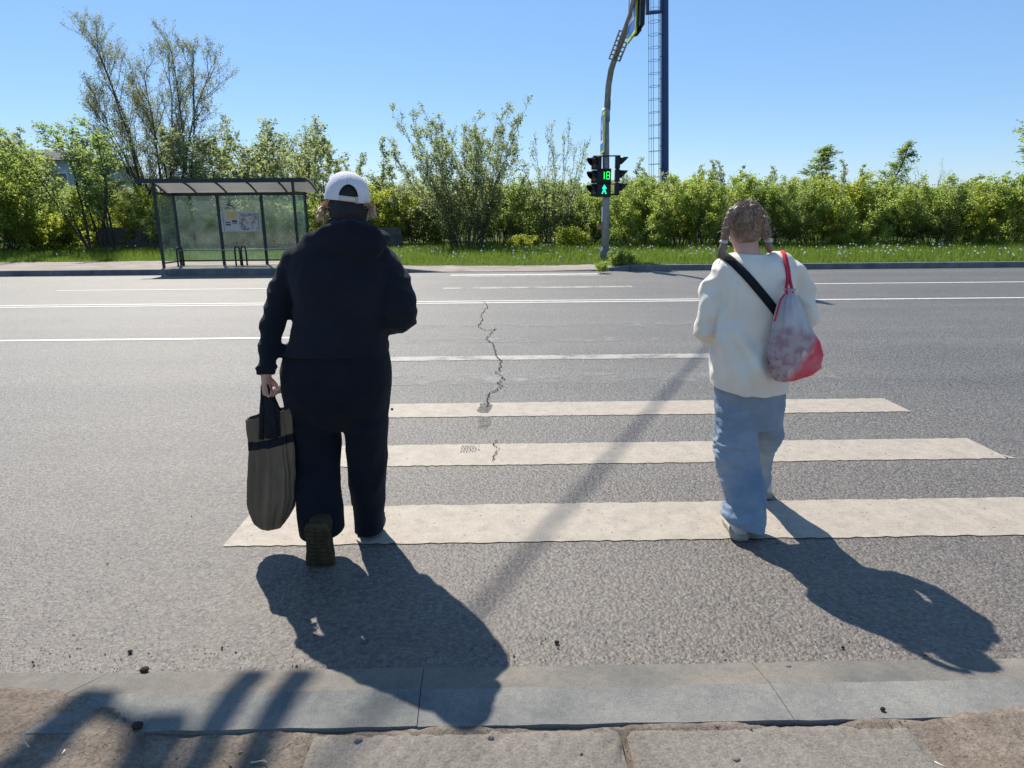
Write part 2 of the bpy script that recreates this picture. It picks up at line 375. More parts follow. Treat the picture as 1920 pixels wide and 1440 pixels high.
def sheet(name, x0, x1, y0, y1, z, m, nx=1, ny=1, zf=None, jit=0.0, kind='structure'):
    xs, ys = np.linspace(x0, x1, nx + 1), np.linspace(y0, y1, ny + 1)
    V = []
    for j, y in enumerate(ys):
        for i, x in enumerate(xs):
            yy = y + (random.uniform(-jit, jit) if jit and j in (0, ny) else 0)
            V.append((x, yy, z if zf is None else zf(x, yy)))
    F = [[j * (nx + 1) + i, j * (nx + 1) + i + 1, (j + 1) * (nx + 1) + i + 1, (j + 1) * (nx + 1) + i] for j in range(ny) for i in range(nx)]
    return tag(mk(name, V, F, m, None, nx > 1 and ny > 1), kind=kind)

sheet('ground', -1500, 1500, -1500, 1500, -0.06, M['turf'])
sheet('road', -220, 220, 1.80, 18.30, 0.0, M['asphalt'])

MARKS = [  # x0, x1, y0, y1, material
    (-1.31, 4.4, 2.835, 3.255, 'paint'), (-1.30, 3.115, 3.83, 4.215, 'paint'), (-1.30, 3.115, 4.845, 5.225, 'paint'),
    (-1.30, 3.11, 5.84, 6.22, 'paint_gone'), (-1.28, 3.0, 6.88, 7.10, 'paint_worn'), (-1.2, 2.9, 7.88, 8.15, 'paint_gone'),
    (-1.2, 2.8, 9.0, 9.3, 'paint_gone'), (-1.26, 2.75, 13.98, 14.28, 'paint_worn'), (-1.33, 2.58, 17.2, 17.45, 'line'), (-0.9, 2.6, 16.75, 16.95, 'paint_worn')]
for x0, x1, y0, y1, mm in MARKS: sheet('crossing_marking', x0, x1, y0, y1, 0.004, M[mm], 160, 1, jit=0.007)
for x0, x1, y0, y1 in ((-120, 5.2, 11.86, 11.96), (-120, 120, 11.60, 11.71), (-60, -2.6, 8.30, 8.41), (-9.5, -3.2, 14.35, 14.45), (6.0, 120, 14.3, 14.41)):
    sheet('lane_marking', x0, x1, y0, y1, 0.004, M['line'], 80, 1, jit=0.006)
# one tongue of cream paint dragged from the second stripe's corner
mk('crossing_marking', [(3.10, 3.83, .004), (3.17, 3.825, .004), (3.12, 3.90, .004)], [[0, 1, 2]], M['paint'])['kind'] = 'structure'

# the long crack that wanders down the road, with filler smeared round it
ck = [(908, 566), (913, 577), (902, 590), (906, 599), (896, 614), (914, 621), (926, 618), (917, 630), (912, 636), (924, 647), (930, 659), (928, 666), (942, 677), (937, 690), (932, 700), (945, 712), (934, 719), (941, 725), (921, 738), (914, 750), (913, 764)]
pts = [gnd(*p)[:2] for p in ck]
def ribbon(name, pts, w, z, m, zig=0.0, sub=7):
    Q = []
    for a, b in zip(pts[:-1], pts[1:]):
        for k in range(sub):
            q = a + (b - a) * k / sub + np.array([random.uniform(-zig, zig), random.uniform(-zig, zig) * .6]); Q.append(q)
    Q.append(pts[-1]); V = []
    for i, q in enumerate(Q):
        ww = w * random.uniform(.35, 1.25)
        t = Q[min(i + 1, len(Q) - 1)] - Q[max(i - 1, 0)]; t = t / (np.linalg.norm(t) + 1e-9)
        V += [(q[0] - t[1] * ww / 2, q[1] + t[0] * ww / 2, z), (q[0] + t[1] * ww / 2, q[1] - t[0] * ww / 2, z)]
    return tag(mk(name, V, [[2 * i, 2 * i + 1, 2 * i + 3, 2 * i + 2] for i in range(len(Q) - 1)], m), kind='structure')
ribbon('road_crack', pts, 0.013, 0.0095, M['tar'], 0.020)
ribbon('road_crack', [gnd(*p)[:2] for p in ((930, 826), (927, 836), (934, 842), (928, 853), (925, 866))], 0.006, 0.0095, M['tar'], 0.012)
ribbon('road_crack', [gnd(*p)[:2] for p in ((905, 620), (928, 619), (932, 617))], 0.01, 0.0095, M['tar'], 0.02)
def blob(name, c, rx, ry, z, m, n=36, rough=0.22):
    ph = random.uniform(0, 9)
    V = []
    for i in range(n):
        a = 2 * math.pi * i / n
        r = 1 + rough * mnoise.noise(Vector((math.cos(a) * 2 + ph, math.sin(a) * 2, ph))) * 1.6 + rough * .5 * random.uniform(-1, 1)
        V.append((c[0] + rx * r * math.cos(a), c[1] + ry * r * math.sin(a), z))
    return tag(mk(name, V, [list(range(n))], m), kind='structure')
blob('filler_patch', gnd(909, 766)[:2], 0.055, 0.15, 0.0058, M['seal'])
blob('filler_patch', gnd(908, 792)[:2], 0.045, 0.17, 0.0015, M['seal'])
# the worn grid of a tyre print on the second stripe
tp = gnd(881, 844)[:2]; tb = Buf()
for r in range(4):
    for c_ in range(7):
        if random.random() < .85:
            x, y = tp[0] + (c_ - 3) * .018 + (r % 2) * .006, tp[1] + (r - 1.5) * .034
            w, d = .013 * random.uniform(.6, 1), .008
            tb.add([(x - w / 2, y, .0095), (x + w / 2, y, .0095), (x + w / 2, y + d, .0095), (x - w / 2, y + d, .0095)], [[0, 1, 2, 3]])
            if random.random() < .7: tb.add([(x - w / 2, y + d, .0095), (x - w / 2 + .004, y + d, .0095), (x - w / 2 + .004, y + d + .014, .0095), (x - w / 2, y + d + .014, .0095)], [[0, 1, 2, 3]])
tag(tb.build('tyre_print', M['seal']), kind='structure')

# near kerb: stones laid flat, a chamfer towards the road
KX = [-3.6, -2.52, -1.40, -0.272, 0.838, 1.95, 3.06]
kb = Buf(); kd = Buf()
prof = [(1.955, -0.05), (1.948, 0.004), (1.812, 0.030), (1.648, 0.034), (1.64, -0.05)]
kv, kf, ki = [], [], []
for i in range(len(KX) - 1):
    x0, x1 = KX[i] + .0012, KX[i + 1] - .0012
    dz, sk = (random.uniform(-.002, .002), random.uniform(-.004, .004)) if i != 1 else (0.0, 0.0)
    nseg = 24
    b = len(kv)
    for j in range(nseg + 1):
        x = x0 + (x1 - x0) * j / nseg
        for q, (y, z) in enumerate(prof):
            ed = .003 * mnoise.noise(Vector((x * 14, q * 3.1, i))) + .002 * mnoise.noise(Vector((x * 50, q * 5, i)))
            off = 0.02 if (i + 0.0) > 2.5 and j == nseg and False else 0
            kv.append((x - (y - 1.8) * (0.05 if i > 2 else -.45 if i == 1 else -.45 + .5 * j / nseg), y + sk * (j / nseg - .5) + ed, z + dz + ed * .4 + (0.02 * (1 - j / nseg) if i == 1 else 0)))
    for j in range(nseg):
        for q in range(4):
            kf.append([b + j * 5 + q, b + j * 5 + q + 1, b + (j + 1) * 5 + q + 1, b + (j + 1) * 5 + q]); ki.append(1 if q <= 1 else 0)
    kf.append([b + q for q in range(5)]); ki.append(0); kf.append([b + nseg * 5 + q for q in range(5)][::-1]); ki.append(0)
tag(mk('kerb', kv, kf, None, mats=[M['kerb'], M['kerb_dusty']], midx=ki), kind='structure')

# bare soil this side of the kerb, heaped against it at both ends
def soil_z(x, y):
    z = 0.018 + 0.010 * mnoise.noise(Vector((x * 3, y * 3, 1))) + 0.007 * mnoise.noise(Vector((x * 11, y * 11, 5))) + 0.005 * mnoise.noise(Vector((x * 34, y * 34, 9)))
    if -0.62 < x < 1.22 and y < 1.62: z -= 0.016 * min(1, (x + .62) / .1, (1.22 - x) / .1)
    l = max(0, min(1, (-1.22 - x) / .25)); z += l * (0.022 + 0.016 * max(0, min(1, (y - 1.6) / .2)))
    r = max(0, min(1, (x - 1.18) / .22)); z += r * 0.022 * (1 + .8 * mnoise.noise(Vector((x * 7, y * 7, 3))))
    z += .016 * max(0, min(1, (y - 1.56) / .07)) * (.5 + mnoise.noise(Vector((x * 4, 1, 2))))
    s = max(0, min(1, (-1.02 - x + .10 * mnoise.noise(Vector((x * 9, y * 9, 6)))) / .36)); z -= max(0, (y - (1.662 + .15 * s * s * (3 - 2 * s) + .012 * mnoise.noise(Vector((x * 13, 4, 4)))) ) * 1.3)
    return z
sheet('soil', -3.2, 3.2, -1.2, 1.94, 0, M['soil'], 230, 130, zf=soil_z)
sheet('pavement', -40, 40, -30, -1.19, 0.02, M['path'])
sheet('pavement', -60, -3.19, -1.19, 1.62, 0.02, M['path']); sheet('pavement', 3.19, 60, -1.19, 1.62, 0.02, M['path'])
def slab(x0, x1, y0, y1, z, kind):
    """tactile slab: diamonds on one, worn ribs on the other"""
    nx, ny = 110, 60; xs, ys = np.linspace(x0, x1, nx + 1), np.linspace(y0, y1, ny + 1); V = []
    for y in ys:
        for x in xs:
            if kind == 'diamond':
                a, c = (x + y * .8) * 15, (x - y * .8) * 15
                h = min(abs((a % 1) - .5), abs((c % 1) - .5)); hh = 0.008 * min(1, h * 5)
            else:
                hh = 0.006 * (0.5 + .5 * math.sin(x * 2 * math.pi / 0.045)) * (0.5 + .5 * mnoise.noise(Vector((x * 6, y * 9, 4))))
            e = min(x - x0, x1 - x, y1 - y) + .016 * mnoise.noise(Vector((x * 16, y * 16, 8))) + .008 * mnoise.noise(Vector((x * 45, y * 45, 3))); hh -= 0.014 * max(0, min(1, 1 - e / .012))
            V.append((x, y, z + hh * (.6 + .6 * mnoise.noise(Vector((x * 5, y * 5, 2)))) + .004 * mnoise.noise(Vector((x * 4, y * 4, 7)))))
    F = [[j * (nx + 1) + i, j * (nx + 1) + i + 1, (j + 1) * (nx + 1) + i + 1, (j + 1) * (nx + 1) + i] for j in range(ny) for i in range(nx)]
    tag(mk('pavement_slab', V, F, M['slab'], None, True), kind='structure')
slab(-0.56, 0.325, 0.72, 1.632, 0.0265, 'diamond'); slab(0.345, 1.18, 0.72, 1.636, 0.027, 'rib')

# verge across the road
def verge_z(x, y):
    z = 0.135 + 0.02 * mnoise.noise(Vector((x * .7, y * .7, 2)))
    d = max(0, min(1, (x + 3.0) / .9)) * max(0, min(1, (3.2 - x) / .8))
    z -= d * 0.12 * max(0, min(1, (20.0 - y) / 1.6))
    return z
sheet('path', -45, 4.2, 18.34, 24.0, 0, M['path'], 120, 24, zf=lambda x, y: verge_z(x, y))
def edge_y(x):
    w = 0.22 * mnoise.noise(Vector((x * .9, 3, 1))) + .1 * mnoise.noise(Vector((x * 3, 8, 1)))
    if x < -6: return 22.1 + w
    if x < -3: return 22.1 + (19.5 - 22.1) * (x + 6) / 3 + w
    if x < 2.6: return 19.35 + w * .7
    return max(18.36, 19.35 - (x - 2.6) * 1.6 + w * .4)
xs = np.linspace(-60, 60, 481); V = []; F = []
for i, x in enumerate(xs):
    e = edge_y(x)
    for j in range(13):
        y = e + (60 - e) * (j / 12) ** 2; V.append((x, y, verge_z(x, y) + min(.02, .2 * (y - e)) - .004 + max(0, y - 23) * .012))
for i in range(480):
    for j in range(12): a = i * 13 + j; F.append([a, a + 13, a + 14, a + 1])
tag(mk('grass_ground', V, F, M['turf'], None, True), kind='structure')
def gz(x, y): return verge_z(x, y) + max(0, y - 23) * .012
def far_kerb(segs):
    kv, kf = [], []
    for S in segs:
        b = len(kv)
        for x, h in S:
            kv += [(x, 18.19, -.03), (x, 18.20, h - .02), (x, 18.215, h), (x, 18.36, h), (x, 18.37, -.03)]
        for j in range(len(S) - 1):
            for q in range(4): kf.append([b + j * 5 + q, b + j * 5 + 5 + q, b + j * 5 + 6 + q, b + j * 5 + q + 1])
        kf.append([b + q for q in range(5)]); kf.append([b + (len(S) - 1) * 5 + q for q in range(5)][::-1])
    tag(mk('kerb', kv, kf, M['kerb_far']), kind='structure')
S = []
for k in range(-60, -3): S.append([(k + .006, .148), (k + .994, .148)])
S.append([(-3, .148), (-1.55, .015)]); S.append([(-1.54, .012), (-.5, .012)]); S.append([(-.49, .012), (.5, .012)]); S.append([(.51, .012), (1.5, .012)]); S.append([(1.51, .012), (2.28, .012)])
S.append([(2.3, .015), (3.45, .152)])
for k in range(0, 56): S.append([(3.46 + k + .006, .152), (3.46 + k + .994, .152)])
far_kerb(S)

# grass: blades up to the shrubs, seeding dandelions among them
def blades(n, x0, x1, ymax, h0, h1, w, taper=None):
    X = rng.uniform(x0, x1, n); E = np.array([edge_y(x) for x in X]); Y = E + (ymax - E) * rng.random(n) ** 1.35
    Z = np.array([gz(x, y) for x, y in zip(X, Y)])
    clump = n3(np.stack([X, Y, 0 * X], 1), 0.8) * .5 + .5
    H = (h0 + (h1 - h0) * rng.random(n)) * (.55 + .8 * clump) * np.clip(.45 + (Y - E) * .5, .45, 1.15)
    a = rng.uniform(0, 2 * math.pi, n); dx, dy = np.cos(a) * w * .5, np.sin(a) * w * .5
    la = rng.uniform(0, 2 * math.pi, n); lx, ly = np.cos(la) * H * .35, np.sin(la) * H * .35
    V = np.empty((n, 3, 3)); V[:, 0] = np.stack([X - dx, Y - dy, Z - .02], 1); V[:, 1] = np.stack([X + dx, Y + dy, Z - .02], 1); V[:, 2] = np.stack([X + lx, Y + ly, Z + H], 1)
    return V.reshape(-1, 3), np.arange(3 * n).reshape(-1, 3)
V, F = blades(110000, -26, 26, 29, .10, .26, .02)
tag(mk('grass', V, F, M['grass']), 'bright green unmown grass along the far side of the road', 'grass', kind='stuff')
M['seedhead'] = mat('dandelion_clock', (0.75, 0.75, 0.72), (0.6, 0.6, 0.58), 10, 0.9, 0.1)
db = Buf(); ds = Buf()
for k in range(620):
    x = random.uniform(-4, 17) if random.random() < .75 else random.uniform(-22, 20); y = edge_y(x) + random.uniform(.4, 6.5)
    if random.random() > .5 + mnoise.noise(Vector((x * .5, y * .5, 4))) : continue
    z = gz(x, y); h = random.uniform(.13, .27); r = random.uniform(.026, .04)
    db.add([(x + r, y, z + h), (x - r, y, z + h), (x, y + r, z + h), (x, y - r, z + h), (x, y, z + h + r), (x, y, z + h - r)], [[0, 2, 4], [2, 1, 4], [1, 3, 4], [3, 0, 4], [2, 0, 5], [1, 2, 5], [3, 1, 5], [0, 3, 5]])
tag(db.build('dandelion_clocks', M['seedhead']), 'white dandelion seed heads scattered through the roadside grass', 'dandelions', kind='stuff')

# ------------------------------------------------------------------ bus shelter
def glass_mat():
    m, n, l = new_mat('dusty_green_glass')
    out = n.new('ShaderNodeOutputMaterial'); tr = n.new('ShaderNodeBsdfTransparent'); d = n.new('ShaderNodeBsdfDiffuse'); t = n.new('ShaderNodeBsdfTranslucent'); g = n.new('ShaderNodeBsdfGlossy')
    tr.inputs[0].default_value = (0.86, 0.93, 0.90, 1); d.inputs[0].default_value = (0.32, 0.40, 0.38, 1); t.inputs[0].default_value = (0.40, 0.52, 0.50, 1); g.inputs['Roughness'].default_value = .05
    a = n.new('ShaderNodeMixShader'); a.inputs[0].default_value = .5; l.new(d.outputs[0], a.inputs[1]); l.new(t.outputs[0], a.inputs[2])
    tc = n.new('ShaderNodeTexCoord'); ns = N_(n, 'ShaderNodeTexNoise', Scale=1.7, Detail=7.0, Roughness=.7); l.new(tc.outputs['Object'], ns.inputs['Vector'])
    r = n.new('ShaderNodeValToRGB'); r.color_ramp.elements[0].position = .35; r.color_ramp.elements[1].position = .7
    r.color_ramp.elements[0].color = (.03,) * 3 + (1,); r.color_ramp.elements[1].color = (.15,) * 3 + (1,); l.new(ns.outputs[0], r.inputs[0])
    b = n.new('ShaderNodeMixShader'); l.new(r.outputs[0], b.inputs[0]); l.new(tr.outputs[0], b.inputs[1]); l.new(a.outputs[0], b.inputs[2])
    c = n.new('ShaderNodeMixShader'); c.inputs[0].default_value = .06; l.new(b.outputs[0], c.inputs[1]); l.new(g.outputs[0], c.inputs[2])
    l.new(c.outputs[0], out.inputs[0]); return m
M['glass'] = glass_mat()
def roof_mat():
    m, n, l = new_mat('opal_polycarbonate')
    out = n.new('ShaderNodeOutputMaterial'); d = n.new('ShaderNodeBsdfPrincipled'); t = n.new('ShaderNodeBsdfTranslucent'); x = N_(n, 'ShaderNodeMixShader', Fac=.45)
    tc = n.new('ShaderNodeTexCoord'); mp = n.new('ShaderNodeMapping'); mp.inputs['Scale'].default_value = (.4, 6, 1); l.new(tc.outputs['Object'], mp.inputs[0])
    ns = N_(n, 'ShaderNodeTexNoise', Scale=3.0, Detail=6.0); l.new(mp.outputs[0], ns.inputs['Vector'])
    r = n.new('ShaderNodeValToRGB'); r.color_ramp.elements[0].color = (.50, .50, .50, 1); r.color_ramp.elements[1].color = (.66, .65, .64, 1); l.new(ns.outputs[0], r.inputs[0])
    l.new(r.outputs[0], d.inputs['Base Color']); l.new(r.outputs[0], t.inputs[0]); l.new(d.outputs[0], x.inputs[1]); l.new(t.outputs[0], x.inputs[2]); l.new(x.outputs[0], out.inputs[0]); return m
M['opal'] = roof_mat()

YF, YB, XL, XR = 18.95, 20.0, -9.42, -5.66
SB = thing('bus_shelter', (-7.5, 19.5, .13), 'open bus shelter of dark posts, green glass and a curved pale roof', 'bus shelter')
RX = [XL + (XR - XL) * k / 3 for k in range(4)]
for x, y, top in [(XL, YF, 2.40), (XR, YF, 2.40)] + [(x, YB, 2.10) for x in RX]:
    Buf().box((x, y, (.08 + top) / 2), (.062 if y == YF else .07, .062, top - .08)).build('post', M['dark_steel'], SB)
Buf().bar((-9.86, YF - .05, 2.455), (-5.28, YF - .05, 2.455), .085, .11).build('front_beam', M['dark_steel'], SB)
Buf().bar((XL - .04, YB, 2.14), (XR + .04, YB, 2.14), .07, .085).build('rear_beam', M['dark_steel'], SB)
for x in (XL, XR): Buf().bar((x, YF + .04, 2.14), (x, YB - .045, 2.14), .05, .06).build('side_beam', M['dark_steel'], SB)
def roofp(t): return YF + t * 1.22, 2.50 - .32 * t ** 1.9
rb = Buf(); rx0, rx1 = -9.72, -5.30
top = [[(rx0, roofp(t)[0], roofp(t)[1] + .012), (rx1, roofp(t)[0], roofp(t)[1] + .012), (rx1, roofp(t)[0], roofp(t)[1]), (rx0, roofp(t)[0], roofp(t)[1])] for t in np.linspace(0, 1, 13)]
rb.rings([np.array(r) for r in top]); rb.build('roof_panel', M['opal'], SB, True)
for k in range(6):
    x = rx0 + .06 + (rx1 - rx0 - .08) * k / 5
    Buf().tube([(x, roofp(t)[0], roofp(t)[1] - .03) for t in np.linspace(0, 1, 10)], .026, 6).build('roof_rib', M['dark_steel'], SB, True)
for k in range(3): Buf().box(((RX[k] + RX[k + 1]) / 2, YB + .005, 1.19), (RX[1] - RX[0] - .09, .01, 1.80)).build('glass_pane', M['glass'], SB)
for x in (XL, XR): Buf().box((x, (YF + YB) / 2, 1.19), (.01, YB - YF - .09, 1.80)).build('glass_pane', M['glass'], SB)
Buf().bar((XL + .043, YB, .265), (XR - .043, YB, .265), .04, .045).build('bottom_rail', M['dark_steel'], SB)
for x in (XL, XR): Buf().bar((x, YF + .04, .265), (x, YB - .045, .265), .035, .04).build('bottom_rail', M['dark_steel'], SB)
Buf().tube([(XL + .05, YB - .10, .575), (XR - .05, YB - .10, .575)], .02, 8).build('bench_rail', M['steel'], SB, True)
for x in (XL + .10, -7.66, -7.48):
    P = [(x, YB - .06, .10)] + [(x, YB - .24 + .18 * math.cos(a), .56 + .12 * math.sin(a)) for a in np.linspace(0, math.pi, 9)] + [(x, YB - .42, .10)]
    Buf().tube(P, .026, 8).build('hoop_bar', M['dark_steel'], SB, True)
# the timetable and map board fixed behind the glass
M['paper'] = mat('poster_paper', (0.42, 0.43, 0.42), (0.52, 0.52, 0.5), 4, 0.6, 0.3)
M['poster_yellow'] = mat('poster_yellow', (0.55, 0.42, 0.08), (0.6, 0.47, 0.12), 5, 0.6, 0.3)
M['poster_dark'] = mat('poster_dark', (0.04, 0.05, 0.06), (0.1, 0.1, 0.1), 25, 0.6, 0.3)
M['poster_red'] = mat('poster_map', (0.22, 0.17, 0.16), (0.50, 0.47, 0.45), 9, 0.6, 0.3, detail=9, lo=.40, hi=.52)
pb = Buf().box((-7.55, YB - .018, 1.365), (1.13, .014, .56)).build('notice_board', M['paper'], SB)
y = YB - .0275
def pp(nm, x0, x1, z0, z1, mm, dy=0.0): return Buf().box(((x0 + x1) / 2, y - dy, (z0 + z1) / 2), (x1 - x0, .004, z1 - z0)).build(nm, M[mm], pb, origin=tuple(SB.location))
pp('notice', -7.93, -7.66, 1.47, 1.63, 'poster_yellow'); pp('picture', -7.99, -7.85, 1.26, 1.37, 'poster_dark'); pp('picture', -7.80, -7.66, 1.31, 1.41, 'poster_dark')
pp('notice', -7.98, -7.86, 1.31, 1.335, 'paper', .004); pp('notice', -7.79, -7.68, 1.325, 1.35, 'paper', .004)
pp('map', -7.60, -7.08, 1.12, 1.60, 'poster_red')
for k in range(4): pp('frame_line', -8.05 + .335 * k, -8.04 + .335 * k, 1.12, 1.60, 'poster_dark', .003 + .001 * k) if k in (0, 3) else None
sc_ = Buf()
for k in range(16):
    x0, z0 = random.uniform(-7.98, -7.74), random.uniform(1.74, 1.92); a = random.uniform(-.06, .06)
    sc_.bar((x0, y + .012 - .0002 * k, z0), (x0 + random.uniform(.03, .09), y + .012 - .0002 * k, z0 + a), .003, .02)
sc_.build('glass_scrawl', M['poster_dark'], SB)

# ------------------------------------------------------------------ signal post across the road
M['grn'] = emit('green_led', (0.02, 1.0, 0.12), 1.5); M['cyan'] = emit('walk_led', (0.02, 1.0, 0.45), 1.4)
M['lens_red'] = mat('unlit_red_lens', (0.10, 0.03, 0.03), (0.13, 0.05, 0.045), 12, 0.3, 0.5); M['lens_amber'] = mat('unlit_amber_lens', (0.10, 0.07, 0.04), (0.13, 0.1, 0.05), 12, 0.3, 0.5); M['lens_green'] = mat('unlit_green_lens', (0.03, 0.07, 0.06), (0.05, 0.1, 0.08), 12, 0.3, 0.5)
M['lime'] = mat('lime_reflective_film', (0.50, 0.62, 0.05), (0.56, 0.68, 0.08), 6, 0.4, 0.4); M['blue'] = mat('sign_blue', (0.02, 0.13, 0.55), (0.03, 0.16, 0.62), 6, 0.4, 0.4); M['white'] = mat('sign_white', (0.72, 0.72, 0.72), (0.78, 0.78, 0.78), 6, 0.4, 0.4)
PX, PY, PZ = 3.06, 20.15, .12
SP = thing('signal_post', (PX, PY, PZ), 'grey traffic signal post with a curved arm reaching over the road', 'signal post')
pole = [np.array((PX, PY, 0.0)), at(1136.5, 370, PY), at(1136, 290, PY), at(1136, 205, PY)]
Buf().tube(pole, [.115, .105, .10, .092], 16).build('pole', M['galv'], SP, True)
Buf().tube([at(1136, 228, PY), at(1136, 203, PY)], [.118, .118], 16).build('collar', M['galv'], SP, True)
Buf().tube([at(1138, 205, PY), at(1141, 160, 19.9), at(1146, 130, 19.5), at(1156, 100, 18.9), at(1170, 62, 17.9), at(1183, 25, 17.1), at(1193, -20, 16.2)], [.085, .085, .083, .078, .07, .065, .06], 14).build('arm', M['galv'], SP, True)
Buf().tube([at(1143, 207, PY - .05), at(1144, 190, PY - .05), at(1141, 175, PY)], .02, 6).build('cable', M['black'], SP, True)
Buf().tube([(PX, PY, .05), (PX, PY, .16), (PX, PY, .40), (PX, PY, .55)], [.19, .20, .155, .118], 16).build('base_sleeve', mat('dirty_concrete', (.12, .12, .11), (.2, .19, .18), 8, .9, .1, 0, .8, 40), SP, True)
fr = Buf(); a0, a1 = at(1152, 112, 19.0), at(1172, 60, 17.9); sd = np.array([.14, 0, -.03])
for s in (-1, -.35, .35, 1): fr.bar(a0 + sd * s, a1 + sd * s, .03, .05)
for t in np.linspace(0, 1, 7): fr.bar(a0 + (a1 - a0) * t - sd * 1.1, a0 + (a1 - a0) * t + sd * 1.1, .02, .03)
fr.build('bracket_frame', M['galv'], SP)
Buf().box(at(1125.5, 425, PY), (.17, .04, .16)).build('tin_plate', M['rust'], SP)
Buf().box(at(1129.5, 402, PY - .02), (.04, .05, .42)).build('conduit', M['white'], SP)
Buf().bar(at(1112, 293, 20.0), at(1163, 292, 20.0), .035, .035).build('bracket', M['black'], SP)
Buf().bar(at(1118, 366, 20.0), at(1157, 364, 20.0), .035, .035).build('bracket', M['black'], SP)

def walker(o, ex, ez, nrm, s, m, buf=None):
    """walking figure of a given height on a plane"""
    o, ex, ez, nrm = [np.asarray(v, float) for v in (o, ex, ez, nrm)]; B = buf or Buf()
    def q(x, z): return o + ex * x * s + ez * z * s
    def limb(a, b, w): 
        d = q(*b) - q(*a); d /= np.linalg.norm(d); p = np.cross(nrm, d) * w * s / 2
        V = [q(*a) - p, q(*a) + p, q(*b) + p, q(*b) - p]; B.rings([np.array(V), np.array(V) + nrm * .006])
    c = [q(.07 * math.cos(t), .42 + .075 * math.sin(t)) for t in np.linspace(0, 2 * math.pi, 13)[:-1]]
    B.rings([np.array(c), np.array(c) + nrm * .006])
    limb((0, .34), (0, -.02), .21); limb((.02, 0), (.21, -.48), .12); limb((-.02, 0), (-.23, -.48), .12); limb((.06, .32), (.24, .08), .09); limb((-.06, .32), (-.22, .06), .09)
    return B
PS = thing('pedestrian_signal', at(1132, 368, 19.93), 'black pedestrian signal lit with a green walking man and green number 18', 'traffic light')
c0 = at(1132, 343, 19.93)
bevel(Buf().box(c0, (.40, .13, .78)).build('housing', M['black'], PS), .02)
Buf().box(c0 + (0, -.068, .19), (.34, .012, .34)).build('display_window', M['black'], PS); Buf().box(c0 + (0, -.068, -.19), (.34, .012, .34)).build('display_window', M['black'], PS)
for dz in (.375, -.005): Buf().box(c0 + (0, -.12, dz), (.38, .11, .014)).build('visor', M['black'], PS)
dg = Buf(); dc = at(1136.5, 329, 19.85); w = .016
def seg(x, z, W, H): dg.box(dc + (x, 0, z), (W, .008, H))
seg(-.055, 0, w, .20)
for z in (.098, 0, -.098): seg(.055, z, .075, w)
for x in (.0115, .0985): seg(x, .049, w, .082); seg(x, -.049, w, .082)
dg.build('countdown_digits', M['grn'], PS)
walker(at(1133, 355, 19.845), (1, 0, 0), (0, 0, 1), (0, -1, 0), .25, None).build('walking_man', M['cyan'], PS)

def car_signal(label, c, side, yawd):
    T = thing('traffic_light', c, label, 'traffic light', 'vehicle traffic lights')
    a = math.radians(yawd); f = np.array([math.cos(a), math.sin(a), 0]) * side; r = np.array([-f[1], f[0], 0])
    rot = np.stack([f, np.cross((0, 0, 1), f), (0, 0, 1)], 1); c = np.asarray(c)
    for k, ln in enumerate(('lens_green', 'lens_amber', 'lens_red')):
        z = .19 + .37 * k; cc = c + (0, 0, z)
        bevel(Buf().box(cc, (.13, .33, .355), rot=rot).build('section', M['black'], T), .02)
        L = Buf(); A = [cc + f * .072 + .125 * (math.cos(t) * r + math.sin(t) * np.array([0, 0, 1])) for t in np.linspace(0, 2 * math.pi, 25)[:-1]]
        L.rings([np.array(A) - f * .02, np.array(A)]); L.build('lens', M[ln], T)
        V = Buf(); R = []
        for t in np.linspace(math.radians(-25), math.radians(205), 15):
            n_ = math.cos(t) * r + math.sin(t) * np.array([0, 0, 1]); ln_ = .06 + .19 * max(0, math.sin(t * .78 + .35))
            p = cc + n_ * .15
            R.append(np.array([p + f * .06, p + f * (.06 + ln_) - n_ * .01, p + f * (.06 + ln_) - n_ * .02, p + f * .06 - n_ * .012]))
        V.rings(R); V.build('visor', M['black'], T, True)
    return T
car_signal('black three lamp traffic light on the left of the signal post', at(1117, 369, 20.05), -1, 32)
car_signal('black three lamp traffic light on the right of the signal post, visors pointing right', at(1156, 367, 20.05), 1, -4)

def crossing_sign(name_label, c, f, w, h, back=True):
    """pedestrian crossing sign on a lime board"""
    T = thing('crossing_sign', c, name_label, 'road sign'); f = np.asarray(f, float); f /= np.linalg.norm(f); c = np.asarray(c, float)
    e = np.cross((0, 0, 1), f); rot = np.stack([e, f, (0, 0, 1)], 1)
    Buf().box(c, (w, .03, h), rot=rot).build('board', M['lime'], T); Buf().box(c - f * .021, (w, .012, h), rot=rot).build('backing', M['steel'], T)
    Buf().box(c + f * .017, (w * .84, .006, h * .86), rot=rot).build('blue_panel', M['blue'], T)
    tri = [c + f * .0215 + e * x * w + np.array([0, 0, z * h]) for x, z in ((-.36, -.26), (.36, -.26), (0, .36))]
    Buf().rings([np.array(tri), np.array(tri) + f * .004]).build('white_triangle', M['white'], T)
    walker(c + f * .026 - np.array([0, 0, h * .03]), e, (0, 0, 1), f, min(w, h) * .4, None).build('walking_figure', M['black'], T)
    return T
crossing_sign('blue crossing sign with lime border hanging high on the arm', at(1186, 12, 17.05), (-1, 0.0, 0), 1.05, 1.35)
T = thing('sign_box', at(1197, -5, 16.75), 'dark sign back hanging beside the blue sign on the arm', 'road sign')
rot = np.stack([(0, 1, 0), (1, 0, 0), (0, 0, 1)], 1)
Buf().box(at(1198, -8, 16.8), (1.05, .10, 1.45), rot=rot).build('housing', M['black'], T); Buf().box(at(1197, 58, 16.8), (.5, .05, .10), rot=rot).build('bracket', M['black'], T)
crossing_sign('blue crossing sign with lime border fixed to the post above the lamps', at(1130, 250, 20.05), (-1, .02, 0), .8, 1.08)

